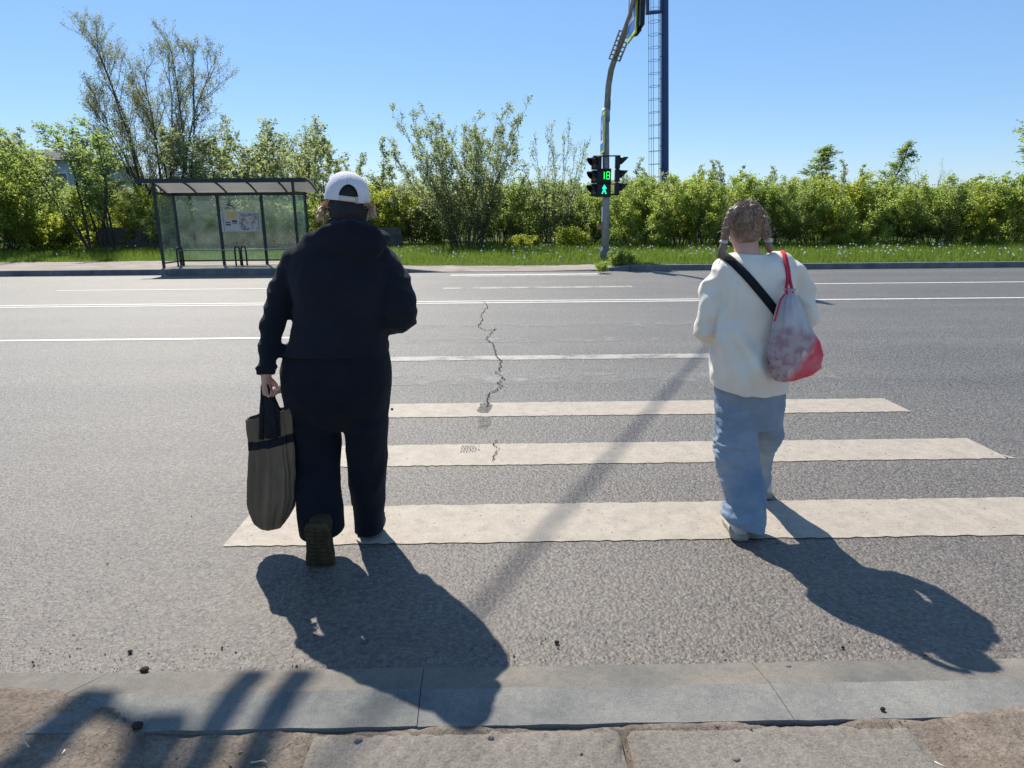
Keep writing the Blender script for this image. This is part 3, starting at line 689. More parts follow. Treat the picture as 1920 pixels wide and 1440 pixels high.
# ------------------------------------------------------------------ blue mast, its ladder, and the cable to this side
MY = 46.0
MA = thing('mast', at(1246.5, 405, MY) * (1, 1, 0), 'tall blue steel mast with a caged ladder rising behind the hedge', 'mast')
mpts = [at(1246.5, y_, MY) for y_ in (440, 300, 150, 0, -60)]
Buf().tube(mpts, [.265, .255, .24, .225, .22], 20).build('shaft', M['mast'], MA, True)
ld = Buf(); hoops = Buf()
lp = lambda y_: at(1236.8, y_, MY - .1)
for dy in (-.2, .2): ld.tube([lp(440) + (0, dy, 0), lp(-60) + (0, dy, 0)], .02, 6)
for k in range(62):
    p = lp(430 - k * 8); ld.tube([p + (0, -.2, 0), p + (0, .2, 0)], .008, 4)
for k in range(0, 12):
    p = lp(400 - k * 42.) ; ld.tube([p, p + (.28, 0, 0)], .025, 5)
ld.build('ladder', M['ladder'], MA)
for k in range(18):
    p = lp(405 - k * 24.3)
    hoops.tube([p + (-.34 + .36 * math.cos(a), .36 * math.sin(a), .02 * math.cos(a)) for a in np.linspace(0, 2 * math.pi, 19)[:-1]], .013, 5, close=True)
for a in (math.pi, math.pi * .62, math.pi * 1.38):
    hoops.tube([lp(420) + (-.34 + .36 * math.cos(a), .36 * math.sin(a), 0), lp(-50) + (-.34 + .36 * math.cos(a), .36 * math.sin(a), 0)], .014, 5)
hoops.build('ladder_cage', M['ladder'], MA)
pf = Buf(); A, B_, C_ = at(1214, -60, MY - .3), at(1214, 25, MY - .3), at(1240, 22, MY - .2)
pf.bar(A, B_, .2, .2); pf.bar(B_ + (-.1, 0, 0), C_, .17, .17); pf.bar(at(1239, 20, MY - .3), at(1239, -60, MY - .3), .1, .1); pf.build('platform_frame', M['mast'], MA)

KS0 = (SDIR.x / SDIR.z, SDIR.y / SDIR.z); NPX, NPY = -3.7 + KS0[0] * 9, -5.3 + KS0[1] * 9
NP = thing('lamp_post', (NPX, NPY, .02), 'grey steel lamp post on the near pavement, cable fixed at its top', 'lamp post')
Buf().tube([(NPX, NPY, 0), (NPX, NPY, 9.1)], [.1, .06], 14).build('pole', M['galv'], NP, True)
Buf().tube([(NPX, NPY, 9.05), (NPX, NPY + .35, 9.4), (NPX, NPY + 1.35, 9.6)], [.04, .035, .03], 10).build('lamp_arm', M['galv'], NP, True)
bevel(Buf().box((NPX, NPY + 1.65, 9.6), (.22, .6, .12)).build('lamp_head', M['steel'], NP), .03)
KS = np.array([SDIR.x / SDIR.z, SDIR.y / SDIR.z])
def over(x, y, h): return np.array([x + KS[0] * h, y + KS[1] * h, h])
ca = np.array((NPX, NPY, 9.0)); gA = ca[:2] - KS * 9; gD = np.array([2.26 + .12, 7.32 - 2.27]); mx_ = at(1240, -14, MY)
H_ = ((mx_[1] - gA[1]) * gD[0] - (mx_[0] - gA[0]) * gD[1]) / (KS[1] * gD[0] - KS[0] * gD[1])
cb = np.array([mx_[0], mx_[1], max(14.7, H_)])
cbuf = Buf()
for k in range(2):
    o = np.array([.03 * k, 0, 0])
    cbuf.tube([ca + (cb - ca) * t + o for t in np.linspace(0, 1, 30)], .013, 6)
tag(cbuf.build('overhead_cable', M['black'], None, True, origin=tuple(ca)), 'black bundle of overhead cables slung from the mast to the near lamp post', 'cable')

# the signal arm on this side, whose shadow falls across the kerb
NS = thing('signal_mast', (-4.35, .7, .02), 'grey signal mast on the near pavement with an arm over the road', 'signal post')
Buf().tube([(-4.35, .7, 0), (-4.35, .7, 4.6), (-4.2, .9, 5.2), (-3.6, 2.2, 5.5), (-2.80, 5.2, 5.6)], [.11, .09, .085, .075, .06], 14).build('pole', M['galv'], NS, True)

Buf().bar(over(-.835, 1.93, 5.5), over(-.865, 1.2, 5.5), .085, .06).build('frame_bar', M['galv'], NS)
Buf().bar(over(-.675, 1.93, 5.5), over(-.715, 1.2, 5.5), .085, .06).build('frame_bar', M['galv'], NS)
Buf().bar(over(-.86, 1.30, 5.45), over(-.66, 1.30, 5.45), .06, .06).build('frame_bar', M['galv'], NS)
Buf().bar(over(-1.27, 1.80, 5.2), over(-1.40, 1.1, 5.2), .12, .07).build('frame_bar', M['galv'], NS)
Buf().bar(over(-1.25, 1.73, 5.2), over(-1.0, 1.60, 5.2), .05, .05).build('frame_bar', M['galv'], NS)
Buf().box(over(-1.0, 1.50, 5.2), (.13, .34, .1)).build('lamp_housing', M['black'], NS)

# ------------------------------------------------------------------ concrete fence and the buildings behind
M['fence'] = mat('old_grey_concrete', (0.085, 0.088, 0.09), (0.15, 0.15, 0.15), 2.5, .9, .1, 0, .6, 14)
def fence(x0, x1, Y, h, label):
    T = thing('concrete_fence', ((x0 + x1) / 2, Y, .1), label, 'fence'); n = max(1, round((x1 - x0) / 2.2))
    for k in range(n):
        a, b = x0 + (x1 - x0) * k / n, x0 + (x1 - x0) * (k + 1) / n
        pv = Buf().box(((a + b) / 2, Y, .1 + h / 2), (b - a - .12, .1, h - .04))
        for i in range(4): pv.box(((a + b) / 2, Y - .06, .25 + h * (.1 + .22 * i)), (b - a - .3, .03, h * .13))
        pv.build('panel', M['fence'], T); Buf().box((a, Y, .1 + h / 2), (.14, .16, h + .06)).build('fence_post', M['fence'], T)
fence(-17.2, -12.6, 28.8, 1.05, 'low grey concrete fence under the trees left of the shelter')
fence(-6.6, -4.15, 28.6, .95, 'short grey concrete fence stub beside the tall slender bush clump')
M['wall_pale'] = mat('pale_panel_wall', (0.28, 0.33, 0.36), (0.36, 0.41, 0.44), 1.2, .8, .2, 0, .2, 8)
M['roof_dark'] = mat('dark_roof', (0.03, 0.035, 0.05), (0.05, 0.055, 0.07), 2, .8, .2)
M['pane'] = mat('dark_window', (0.03, 0.04, 0.05), (0.06, 0.08, 0.1), 3, .15, .6)
BG = thing('building', (-43, 66, 0), 'pale grey building with a dark roof half hidden by the left shrubs', 'building')
Buf().box((-44, 66, 3.2), (15, 10, 6.4)).build('wall', M['wall_pale'], BG)
Buf().rings([np.array([(-51.8, 60.5, 6.402), (-36.2, 60.5, 6.402), (-36.2, 71.5, 6.402), (-51.8, 71.5, 6.402)]), np.array([(-51.2, 65.5, 7.7), (-40.5, 65.5, 7.7), (-40.5, 66.5, 7.7), (-51.2, 66.5, 7.7)])]).build('roof', M['roof_dark'], BG)
for i in range(6):
    for z in (1.9, 4.7):
        w_ = Buf().box((-50.2 + i * 2.4, 60.98, z), (1.3, .08, 1.4)).build('window', M['white'], BG)
        Buf().box((-50.2 + i * 2.4, 60.93, z), (1.14, .05, 1.24)).build('pane', M['pane'], w_, origin=tuple(BG.location))
SHD = thing('shed', (31.5, 44, 0), 'low blue roofed shed glimpsed through the hedge at the far right', 'shed')
M['shed_blue'] = mat('blue_sheet_metal', (0.05, 0.18, 0.42), (0.07, 0.22, 0.48), 2, .5, .4)
Buf().box((31.5, 44, .8), (6, 4, 1.6)).build('wall', M['wall_pale'], SHD)
Buf().rings([np.array([(28.2, 41.7, 1.602), (34.8, 41.7, 1.602), (34.8, 46.3, 1.602), (28.2, 46.3, 1.602)]), np.array([(28.2, 43.9, 2.5), (34.8, 43.9, 2.5), (34.8, 44.1, 2.5), (28.2, 44.1, 2.5)])]).build('roof', M['shed_blue'], SHD)

# ------------------------------------------------------------------ trees and shrubs: stems that fork into twigs, each twig with its leaves
def poly(start, d, L, n, up, wob, R):
    """a wandering branch; up bends it towards the sky"""
    P = [np.asarray(start, float)]; d = np.asarray(d, float); d = d / np.linalg.norm(d)
    for _ in range(n):
        d = d + np.array([0, 0, up / n]) + R.normal(0, wob, 3); d /= np.linalg.norm(d); P.append(P[-1] + d * L / n)
    return np.array(P)

def plant_mesh(seed, stems, levels, leaf, top=None):
    """stems: (count, base radius, height lo, hi, tilt deg, up, radius); levels: list of (children, t from, length lo, hi, angle deg, up, radius);
    leaf: (per twig, size, spread, min t, density at foot)"""
    R = np.random.default_rng(seed); S = Buf(); tips = []
    cur = []
    n, br, h0, h1, tilt, up, rad = stems
    for k in range(n):
        a = 2 * math.pi * (k + R.random() * .7) / n; ti = math.radians(tilt) * (R.random() ** .7)
        p0 = np.array([math.cos(a), math.sin(a), 0]) * br * math.sqrt(R.random()) - (0, 0, .1)
        L = R.uniform(h0, h1); P = poly(p0, (math.cos(a) * math.sin(ti), math.sin(a) * math.sin(ti), math.cos(ti)), L, 9, up, .07, R)
        r = rad * L / h1; S.tube(P, [r * (1 - .85 * i / 9) for i in range(10)], 6 if rad > .05 else 4, cap=False); cur.append((P, L))
    for li, (nc, t0, l0, l1, ang, up, rad, *tp) in enumerate(levels):
        nxt = []
        for P, L in cur:
            m = len(P) - 1
            for c in range(nc):
                t = t0 + (1 - t0) * (c + R.random()) / nc; i = min(m - 1, int(t * m)); f = t * m - i
                p = P[i] * (1 - f) + P[i + 1] * f; d = P[i + 1] - P[i]; d /= np.linalg.norm(d)
                q = R.normal(0, 1, 3); q -= d * (q @ d); q /= np.linalg.norm(q)
                an = math.radians(ang) * R.uniform(.6, 1.25); l = R.uniform(l0, l1) * (1.15 - (tp[0] if tp else .6) * t)
                Q = poly(p, d * math.cos(an) + q * math.sin(an), l, 5, up, .10, R)
                S.tube(Q, [rad * (1 - .75 * k / 5) for k in range(6)], 3, cap=False); nxt.append((Q, l))
        # the ends of this level's parents carry twigs too
        cur = nxt + [(P[len(P) // 2:], L * .5) for P, L in cur] if li == len(levels) - 1 else nxt + [(P[-4:], L * .4) for P, L in cur]
    per, size, spread, tmin = leaf
    C = []; D = []
    for Q, l in cur:
        m = len(Q) - 1; k = max(2, int(per * R.uniform(.4, 1.5)))
        t = (tmin + (1 - tmin) * R.random(k)) * m; i = np.minimum(t.astype(int), m - 1); f = (t - i)[:, None]
        C.append(Q[i] * (1 - f) + Q[i + 1] * f + R.normal(0, spread, (k, 3))); D.append(np.repeat((Q[-1] - Q[0])[None], k, 0))
    C = np.concatenate(C); D = np.concatenate(D); D /= np.linalg.norm(D, axis=1)[:, None] + 1e-9
    keep = C[:, 2] > .05; C, D = C[keep], D[keep]; n = len(C)
    d = D * .5 + R.normal(0, .75, (n, 3)) + (0, 0, -.15); d /= np.linalg.norm(d, axis=1)[:, None]
    u = R.normal(0, 1, (n, 3)); u -= d * (u * d).sum(1)[:, None]; u /= np.linalg.norm(u, axis=1)[:, None]
    s = size * R.uniform(.6, 1.35, n)[:, None]
    V = np.stack([C, C + d * s * .5 + u * s * .34, C + d * s, C + d * s * .5 - u * s * .34], 1).reshape(-1, 3)
    F = np.arange(4 * n).reshape(-1, 4)
    return S, V, F

def proto(root_name, stem_name, crown_name, seed, stems, levels, leaf, bark, lm):
    S, V, F = plant_mesh(seed, stems, levels, leaf)
    r = bpy.data.objects.new(root_name, None); r.empty_display_size = .3
    a = bpy.data.meshes.new(stem_name); a.from_pydata(S.V, [], S.F); a.materials.append(M[bark]); a.polygons.foreach_set('use_smooth', [True] * len(a.polygons))
    b = bpy.data.meshes.new(crown_name); b.from_pydata(V.tolist(), [], F.tolist()); b.materials.append(M[lm])
    A = bpy.data.objects.new(stem_name, a); B = bpy.data.objects.new(crown_name, b); A.parent = r; B.parent = r
    top = float(V[:, 2].max()); top = float(np.quantile(V[:, 2], .995)); wid = float(np.quantile(V[:, 0], .985) - np.quantile(V[:, 0], .015))
    return dict(root=r, parts=(A, B), top=top, wid=wid, used=False, mid=(float(np.quantile(V[:, 0], .5)), float(np.quantile(V[:, 1], .5))))

PR = {
 'dense': proto('shrub', 'stems', 'foliage', 11, (18, .6, 2.2, 3.3, 40, .5, .026), [(9, .06, .6, 1.2, 52, .6, .009), (6, .2, .25, .5, 46, .4, .004)], (24, .074, .055, .1), 'twig', 'leaf'),
 'dense2': proto('shrub', 'stems', 'foliage', 12, (16, .7, 1.8, 3.2, 46, .7, .026), [(9, .04, .6, 1.1, 58, .4, .009), (6, .2, .25, .48, 50, .3, .004)], (24, .076, .055, .1), 'twig', 'leaf'),
 'dense3': proto('shrub', 'stems', 'foliage', 13, (20, .55, 2.3, 3.6, 32, .4, .024), [(9, .06, .6, 1.1, 42, .9, .009), (6, .2, .25, .5, 42, .6, .004)], (22, .068, .05, .1), 'twig', 'leaf_dark'),
 'low': proto('shrub', 'stems', 'foliage', 14, (16, .5, .9, 1.7, 65, .9, .02), [(7, .1, .4, .8, 60, .3, .008), (4, .2, .2, .4, 50, .2, .004)], (13, .10, .05, .1), 'twig', 'leaf_yellow'),
 'clump': proto('shrub', 'stems', 'foliage', 21, (42, .55, 3.6, 5.9, 17, .10, .022), [(13, .12, .4, .95, 26, .8, .007), (5, .15, .2, .42, 34, .6, .0035)], (11, .060, .035, .1), 'twig', 'leaf_grey'),
 'sparse': proto('shrub', 'stems', 'foliage', 22, (14, .35, 4.0, 5.5, 25, .05, .026), [(9, .25, .5, 1.2, 28, .7, .009), (5, .2, .25, .5, 32, .6, .004)], (4, .078, .03, .2), 'bark', 'leaf_grey'),
 'whip': proto('sapling', 'stem', 'foliage', 31, (6, .35, 3.4, 5.0, 11, .05, .022), [(16, .25, .25, .6, 34, .9, .006), (4, .2, .15, .3, 38, .5, .003)], (9, .085, .035, .1), 'twig', 'leaf_grey'),
 'tree': proto('tree', 'trunk', 'crown', 53, (11, .5, 6.5, 10.2, 21, .10, .09), [(14, .12, 1.7, 3.6, 38, .55, .022, .8), (7, .15, .6, 1.3, 36, .6, .008), (4, .2, .3, .6, 38, .4, .0035)], (8, .062, .045, .15), 'twig', 'leaf_tree'),
 'round': proto('tree', 'trunk', 'crown', 42, (9, .5, 3.8, 5.2, 32, .2, .05), [(11, .15, .9, 1.7, 42, .5, .014), (7, .2, .45, .8, 42, .4, .006)], (16, .10, .06, .15), 'bark', 'leaf_grey'),
 'small': proto('tree', 'trunk', 'crown', 43, (9, .45, 4.0, 5.6, 24, .1, .045), [(11, .22, .8, 1.5, 40, .5, .013), (6, .2, .4, .75, 40, .4, .005)], (16, .09, .06, .15), 'bark', 'leaf'),
 'birch': proto('tree', 'trunk', 'crown', 44, (1, .05, 6.6, 6.8, 3, .1, .07), [(80, .10, 1.1, 1.7, 58, .25, .012, 1.08), (9, .1, .25, .5, 45, .0, .004)], (8, .085, .05, .1), 'bark', 'leaf_dark'),
 'twiggy': proto('shrub', 'stems', 'foliage', 45, (9, .4, 3.6, 4.8, 26, .05, .03), [(8, .3, .5, 1.2, 34, .5, .009), (5, .2, .25, .5, 36, .4, .004)], (2, .06, .02, .6), 'bark', 'leaf_dark'),
}
def plant(kind, px, Y, top_py, width=None, label='', cat='bush', group=None, rz=None, lm=None):
    p = PR[kind]; b = at(px, 470, Y); base = np.array([b[0], Y, gz(b[0], Y) if Y < 40 else 0.1]); h = at(px, top_py, Y)[2] - base[2]
    sz = h / p['top']; sw = sz if width is None else (at(px + width / 2, 470, Y)[0] - at(px - width / 2, 470, Y)[0]) / p['wid']
    if not p['used']:
        r = p['root']; COL.objects.link(r); [COL.objects.link(c) for c in p['parts']]; p['used'] = True; parts = p['parts']
    else:
        r = p['root'].copy(); COL.objects.link(r); parts = []
        for c in p['parts']: c2 = c.copy(); c2.parent = r; COL.objects.link(c2); parts.append(c2)
    az = random.uniform(0, 6.28) if rz is None else rz; mx0 = (p['mid'][0] * math.cos(az) - p['mid'][1] * math.sin(az)) * sw
    r.location = (base[0] - mx0, base[1], base[2]); r.scale = (sw, sw, sz); r.rotation_euler = (0, 0, az)
    for k in ('label', 'category', 'group'):
        if k in r: del r[k]
    tag(r, label, cat, group)
    if lm: parts[1].material_slots[0].link = 'OBJECT'; parts[1].material_slots[0].material = M[lm]
    return r

G1, G2, G3 = 'trees and shrubs behind the shelter', 'shrubs in the middle of the verge', 'hedge shrubs right of the signal post'
# left end
plant('dense', -20, 26.5, 268, 260, 'broad dense green shrub cut by the left edge of the photo', 'bush', G1)
plant('whip', 8, 29, 215, 90, 'thin upright sapling poking above the shrub at the left edge', 'sapling', G1)
plant('dense2', 62, 27.2, 330, 170, 'dense leafy shrub at the left, in front of the pale building', 'bush', G1)
plant('whip', 62, 31, 255, 70, 'slim sapling just left of the pale building, its tip above the leaves', 'sapling', G1)
plant('dense3', -70, 31, 230, 240, 'tall dark shrub at the far left behind the broad one', 'bush', G1)
plant('small', 182, 27.2, 232, 200, 'small tree with a fan of dark stems left of the shelter', 'tree', G1, lm='leaf_dark')
plant('low', 120, 27.5, 400, 120, 'low yellow green bush between the left shrubs and the small stemmed tree', 'bush', G1)
plant('dense2', 258, 29.8, 352, 130, 'yellow green shrub overhanging the grey concrete fence', 'bush', G1, lm='leaf_yellow')
plant('dense', 130, 33, 345, 150, 'shrub behind the small stemmed tree, under the building', 'bush', G1)
# behind the shelter
plant('tree', 322, 31.5, 30, 235, 'tall half bare tree rising behind the bus shelter', 'tree', G1, rz=2.45)
plant('round', 462, 31, 232, 250, 'rounded grey green tree above the right half of the shelter roof', 'tree', G1)
plant('dense3', 345, 29, 380, 150, 'dark shrub seen through the left glass of the shelter', 'bush', G1)
plant('dense', 430, 28.6, 395, 140, 'green shrub seen through the middle glass of the shelter', 'bush', G1)
plant('dense2', 525, 28.6, 360, 150, 'green shrub seen through the right end of the shelter', 'bush', G1)
plant('dense3', 390, 33, 340, 170, 'dark shrub standing under the tall half bare tree', 'bush', G1)
plant('round', 545, 34, 225, 150, 'pale tree behind the right end of the shelter roof', 'tree', G1)
plant('whip', 606, 30, 252, 60, 'slender sapling left of the white cap', 'sapling', G1)
plant('dense', 620, 29, 365, 150, 'green shrub directly behind the white cap', 'bush', G1)
# middle
plant('whip', 690, 31, 258, 90, 'slender sapling to the right of the white cap', 'sapling', G2)
plant('whip', 655, 34, 300, 70, 'short pale sapling just above the white cap', 'sapling', G2)
plant('dense2', 708, 29.8, 345, 150, 'yellow green shrub over the short concrete fence stub', 'bush', G2, lm='leaf_yellow')
plant('dense', 775, 31, 330, 150, 'pale shrub behind the tall slender bush clump', 'bush', G2, lm='leaf_grey')
plant('clump', 868, 27.3, 205, 185, 'tall slender many stemmed bush clump in the middle of the photo', 'bush', G2, rz=1.0)
plant('dense3', 930, 30, 335, 150, 'dark shrub filling the gap right of the tall slender clump', 'bush', G2)
plant('sparse', 1037, 27.3, 232, 160, 'thin nearly bare bush left of the signal post', 'bush', G2)
plant('dense', 1010, 31.5, 338, 170, 'green shrub behind the thin nearly bare bush', 'bush', G2, lm='leaf_dark')
plant('low', 985, 27.6, 440, 60, 'small bright bush at the foot of the thin nearly bare bush, on its left', 'bush', G2)
plant('low', 1072, 27.2, 425, 70, 'small bright bush between the thin bare bush and the signal post', 'bush', G2)
plant('dense3', 1105, 29.5, 340, 150, 'dark shrub just left of the signal post', 'bush', G2)
plant('dense2', 850, 32, 345, 200, 'dark shrub behind the stems of the tall slender clump', 'bush', G2, lm='leaf_dark')
# right hedge
hed = [(1192, 27.2, 338, 150, 'dense2', None, 'dense shrub just right of the signal post, below the ladder'), (1262, 28, 325, 150, 'dense3', 'leaf', 'upright leafy shrub at the foot of the blue mast'),
 (1330, 27.4, 335, 140, 'dense', None, 'leafy shrub left of the fair haired walker'), (1395, 28.2, 332, 150, 'dense2', None, 'bright shrub directly above the fair haired walker'),
 (1468, 27.2, 340, 150, 'dense3', None, 'shaded dark shrub just right of the fair haired walker'), (1535, 28, 330, 150, 'dense', 'leaf_yellow', 'bright yellow green shrub under the larger conical tree'),
 (1602, 26.8, 345, 150, 'dense2', None, 'leafy shrub between the two conical treetops, nearest the road'), (1672, 27.6, 338, 150, 'dense', None, 'green shrub under the smaller conical treetop'),
 (1735, 26.8, 350, 150, 'dense3', None, 'shaded shrub below the bare twiggy crown'), (1800, 27.4, 335, 150, 'dense2', 'leaf_yellow', 'bright leafy shrub left of the last one on the right'),
 (1870, 27.0, 330, 160, 'dense', None, 'leafy shrub near the right edge of the photo'), (1950, 27.5, 325, 180, 'dense2', None, 'leafy shrub cut by the right edge of the photo')]
for px, Y, t, w, kd, lm, lab in hed: plant(kd, px, Y, t, w, lab, 'bush', G3, lm=lm)
plant('dense2', 1150, 33, 330, 160, 'pale shrub straight behind the signal post', 'bush', G3, lm='leaf_grey')
for px, t, w, lab in ((1205, 300, 60, 'slim shoot over the hedge right of the signal lamps'), (1312, 300, 60, 'slim shoot over the hedge right of the blue mast'), (1345, 302, 55, 'slim shoot over the hedge left of the braided head'), (1430, 312, 50, 'slim shoot over the hedge right of the braided head'), (1568, 300, 55, 'slim shoot leaning by the larger conical tree'), (1850, 325, 50, 'slim shoot over the hedge near the right edge')):
    plant('whip', px, 29.5, t, w, lab, 'sapling', G3)
plant('birch', 1520, 33, 272, 85, 'larger conical young tree above the hedge', 'tree', G3)
plant('birch', 1641, 36, 272, 62, 'smaller conical young tree above the hedge', 'tree', G3)
plant('twiggy', 1722, 33, 302, 90, 'bare twiggy crown showing above the hedge', 'bush', G3)
plant('birch', 1945, 30, 225, 100, 'taller tree at the right edge, mostly outside the photo', 'tree', G3)
far = [(1000, 'far shrub showing pale between the middle bushes'), (1240, 'far shrub in the gap at the mast'), (1440, 'far shrub above the braided head'), (1600, 'far shrub in the gap between the conical treetops'), (1780, 'far shrub in the dip of the hedge at right'), (730, 'far shrub over the concrete fence stub'), (250, 'far shrub over the long concrete fence'), (560, 'far shrub right of the shelter roof'), (1900, 'far shrub behind the hedge at the right edge')]
for px, lab in far: plant('dense', px, 38, 345, 170, lab, 'bush', 'distant shrubs', lm='leaf_grey')
# weeds at the foot of the signal post
for k, (px, py, s) in enumerate(((1158, 497, .24), (1128, 503, .16), (1178, 495, .20))):
    g = gnd(px, py, .13); r = plant('low', px, g[1], 470, 40, ('leafy weed right at the foot of the signal post', 'small weed in front of the signal post on the path', 'leafy weed by the kerb right of the signal post')[k], 'weed', 'weeds by the signal post', lm='leaf')
    r.scale = (s, s, s); r.location = (g[0], g[1], gz(g[0], g[1]))

# ------------------------------------------------------------------ the two walkers
from mathutils.bvhtree import BVHTree
def RP(y, xl, xr, Y, ry):
    a, b = at(xl, y, Y), at(xr, y, Y); return ((a + b) / 2, (b[0] - a[0]) / 2, ry)
def inner(L, k=.84): return [(c, rx * k, ry * k) for c, rx, ry in L]
M['skin'] = mat('skin', (0.50, 0.30, 0.22), (0.56, 0.35, 0.27), 9, .55, .3, 0, .15, 120)
M['hoodie'] = mat('navy_black_jersey', (0.0095, 0.013, 0.0195), (0.0145, 0.0185, 0.026), 5, .95, .12, 0, .5, 260, detail=8, sheen=.06, fold=.5)
M['trousers'] = mat('black_cotton', (0.0080, 0.0108, 0.0165), (0.0115, 0.0150, 0.0215), 6, .95, .12, 0, .5, 220, detail=8, sheen=.04, fold=.5)
M['hair_shaded'] = mat('shaded_hair', (0.010, 0.011, 0.016), (0.022, 0.019, 0.020), 20, .6, .3, 0, .6, 40, (6, 6, 1))  # near-black tone holds the shade under the cap
M['hair_wisp'] = mat('sunlit_brown_hair', (0.42, 0.28, 0.18), (0.62, 0.44, 0.30), 30, .5, .35)  # brown hair with sunlight put into its colour
M['cap'] = mat('white_cap_cotton', (0.60, 0.60, 0.64), (0.68, 0.68, 0.70), 9, .9, .15, 0, .3, 240)
M['cap_strap'] = mat('cream_strap', (0.50, 0.47, 0.40), (0.56, 0.53, 0.46), 12, .85, .2)
M['buckle'] = mat('beige_buckle', (0.36, 0.30, 0.21), (0.42, 0.36, 0.26), 12, .6, .3)
M['boot'] = mat('dark_olive_boot', (0.034, 0.025, 0.013), (0.056, 0.042, 0.023), 16, .8, .2, 0, .4, 60)
M['sole'] = mat('dark_rubber_sole', (0.042, 0.031, 0.015), (0.075, 0.057, 0.030), 18, .85, .2, 0, .9, 45)
M['shirt'] = mat('cream_sweatshirt', (0.72, 0.68, 0.58), (0.80, 0.76, 0.66), 4, .92, .12, 0, .35, 260, detail=8, sheen=.1, fold=.9, fscale=6.0)
M['denim'] = mat('light_blue_denim', (0.165, 0.235, 0.325), (0.33, 0.40, 0.46), 5, .9, .15, 0, .5, 300, detail=10, lo=.32, hi=.72, fold=.5, fscale=8.0)
M['hair_fair'] = mat('fair_brown_hair', (0.13, 0.09, 0.067), (0.25, 0.18, 0.135), 16, .45, .45, 0, .3, 90, (3, 3, .5))
M['hair_tie'] = mat('pale_hair_tie', (0.55, 0.55, 0.55), (0.65, 0.64, 0.62), 30, .8, .2, 0, .5, 200)
M['trainer'] = mat('cream_trainer', (0.46, 0.43, 0.36), (0.58, 0.55, 0.48), 10, .7, .25)
M['trainer_sole'] = mat('beige_sole', (0.30, 0.27, 0.22), (0.42, 0.39, 0.33), 12, .75, .25, 0, .4, 80)
M['strap'] = mat('black_webbing', (0.010, 0.012, 0.016), (0.016, 0.018, 0.024), 40, .85, .2, 0, .5, 200)
M['eye'] = mat('eye_white', (0.7, 0.7, 0.7), (0.74, 0.73, 0.72), 5, .2, .5); M['iris'] = mat('iris', (0.06, 0.04, 0.03), (0.08, 0.06, 0.04), 5, .2, .5)

def frame(f, u=(0, 0, 1)):
    f = np.asarray(f, float); f /= np.linalg.norm(f); r = np.cross(f, u); r /= np.linalg.norm(r); return np.stack([r, f, np.cross(r, f)], 1)

def head(B, c, R, s=1.0):
    """skull, jaw, nose, brow, lips and ears; R's columns are right, forward, up"""
    c = np.asarray(c, float); w = lambda x, y, z: c + R @ (np.array([x, y, z]) * s)
    e = lambda p, r, n=16, m=10: B.ell(w(*p), [q * s for q in r], n, m, R)
    e((0, -.004, .020), (.074, .086, .082), 24, 16); e((0, .022, -.045), (.058, .068, .072), 20, 12); e((0, .075, -.088), (.024, .02, .018))
    e((0, .098, -.02), (.013, .017, .024)); e((0, .108, -.032), (.016, .012, .010)); e((0, .08, .022), (.05, .014, .012))
    e((0, .088, -.062), (.022, .010, .006)); e((0, .087, -.071), (.020, .010, .006))
    for sx in (-1, 1): e((sx * .078, -.005, -.008), (.010, .020, .032)); e((sx * .035, .075, -.03), (.022, .02, .022))
    return w

def eyes(w, R, parent, s=1.0):
    for sx in (-1, 1):
        b = Buf().ell(w(sx * .031, .080, .002), (.0125 * s,) * 3, 12, 8).build('eye', M['eye'], parent, True)
        Buf().ell(w(sx * .031, .0895, .002), (.006 * s, .005 * s, .006 * s), 10, 6, R).build('iris', M['iris'], b, True, origin=tuple(parent.location))

def hand(B, wrist, down, spread, curl, s=1.0, bend=(50, 60, 40), thumb=1):
    """palm, four fingers of different lengths bent at each knuckle, and a thumb from the side of the palm;
    spread points from little finger to index, curl is where the palm faces"""
    wrist = np.asarray(wrist, float); d = np.asarray(down, float); d /= np.linalg.norm(d); sp = np.asarray(spread, float); sp -= d * (sp @ d); sp /= np.linalg.norm(sp)
    cu = np.cross(d, sp); cu = cu if cu @ np.asarray(curl, float) > 0 else -cu
    R = np.stack([sp, cu, d], 1); P = lambda x, y, z: wrist + R @ (np.array([x, y, z]) * s)
    rg = []
    for z, hw, ht in ((-.05, .026, .020), (-.01, .027, .019), (.02, .033, .017), (.05, .040, .0155), (.080, .041, .0135), (.090, .036, .010)):
        a = np.arange(16) * 2 * math.pi / 16; rg.append(np.array([P(hw * math.cos(t), ht * math.sin(t), z) for t in a]))
    B.rings(rg)
    for k, (x, L, r) in enumerate(((-.030, .062, .0074), (-.010, .076, .0084), (.010, .082, .0086), (.030, .074, .0084))):
        p = np.array([x, 0, .080]); ang = 0; pts = [np.array([x, 0, .06]), p]; rad = [r * 1.05, r * 1.05]
        for j, f in enumerate((.45, .32, .23)):
            ang += math.radians(bend[j] * (1 + .08 * (k - 1.5) * (-1 if j else 1)))
            p = p + np.array([0, math.sin(ang), math.cos(ang)]) * L * f; pts.append(p); rad.append(r * (1 - .1 * (j + 1)))
        B.tube([P(*q) for q in pts], [q * s for q in rad], 10); B.ell(P(*pts[-1]), [rad[-1] * s] * 3, 8, 6)
    th = [(thumb * .022, .004, .02), (thumb * .046, .012, .045), (thumb * .050, .026, .072), (thumb * .040, .040, .092)]
    B.tube([P(*q) for q in th], [.0125 * s, .0110 * s, .0098 * s, .0085 * s], 10); B.ell(P(*th[-1]), [.0085 * s] * 3, 8, 6)
    return P

def folds(V, N, fn):
    """push the cloth in and out along its normal"""
    return V + N * fn(V)[:, None]

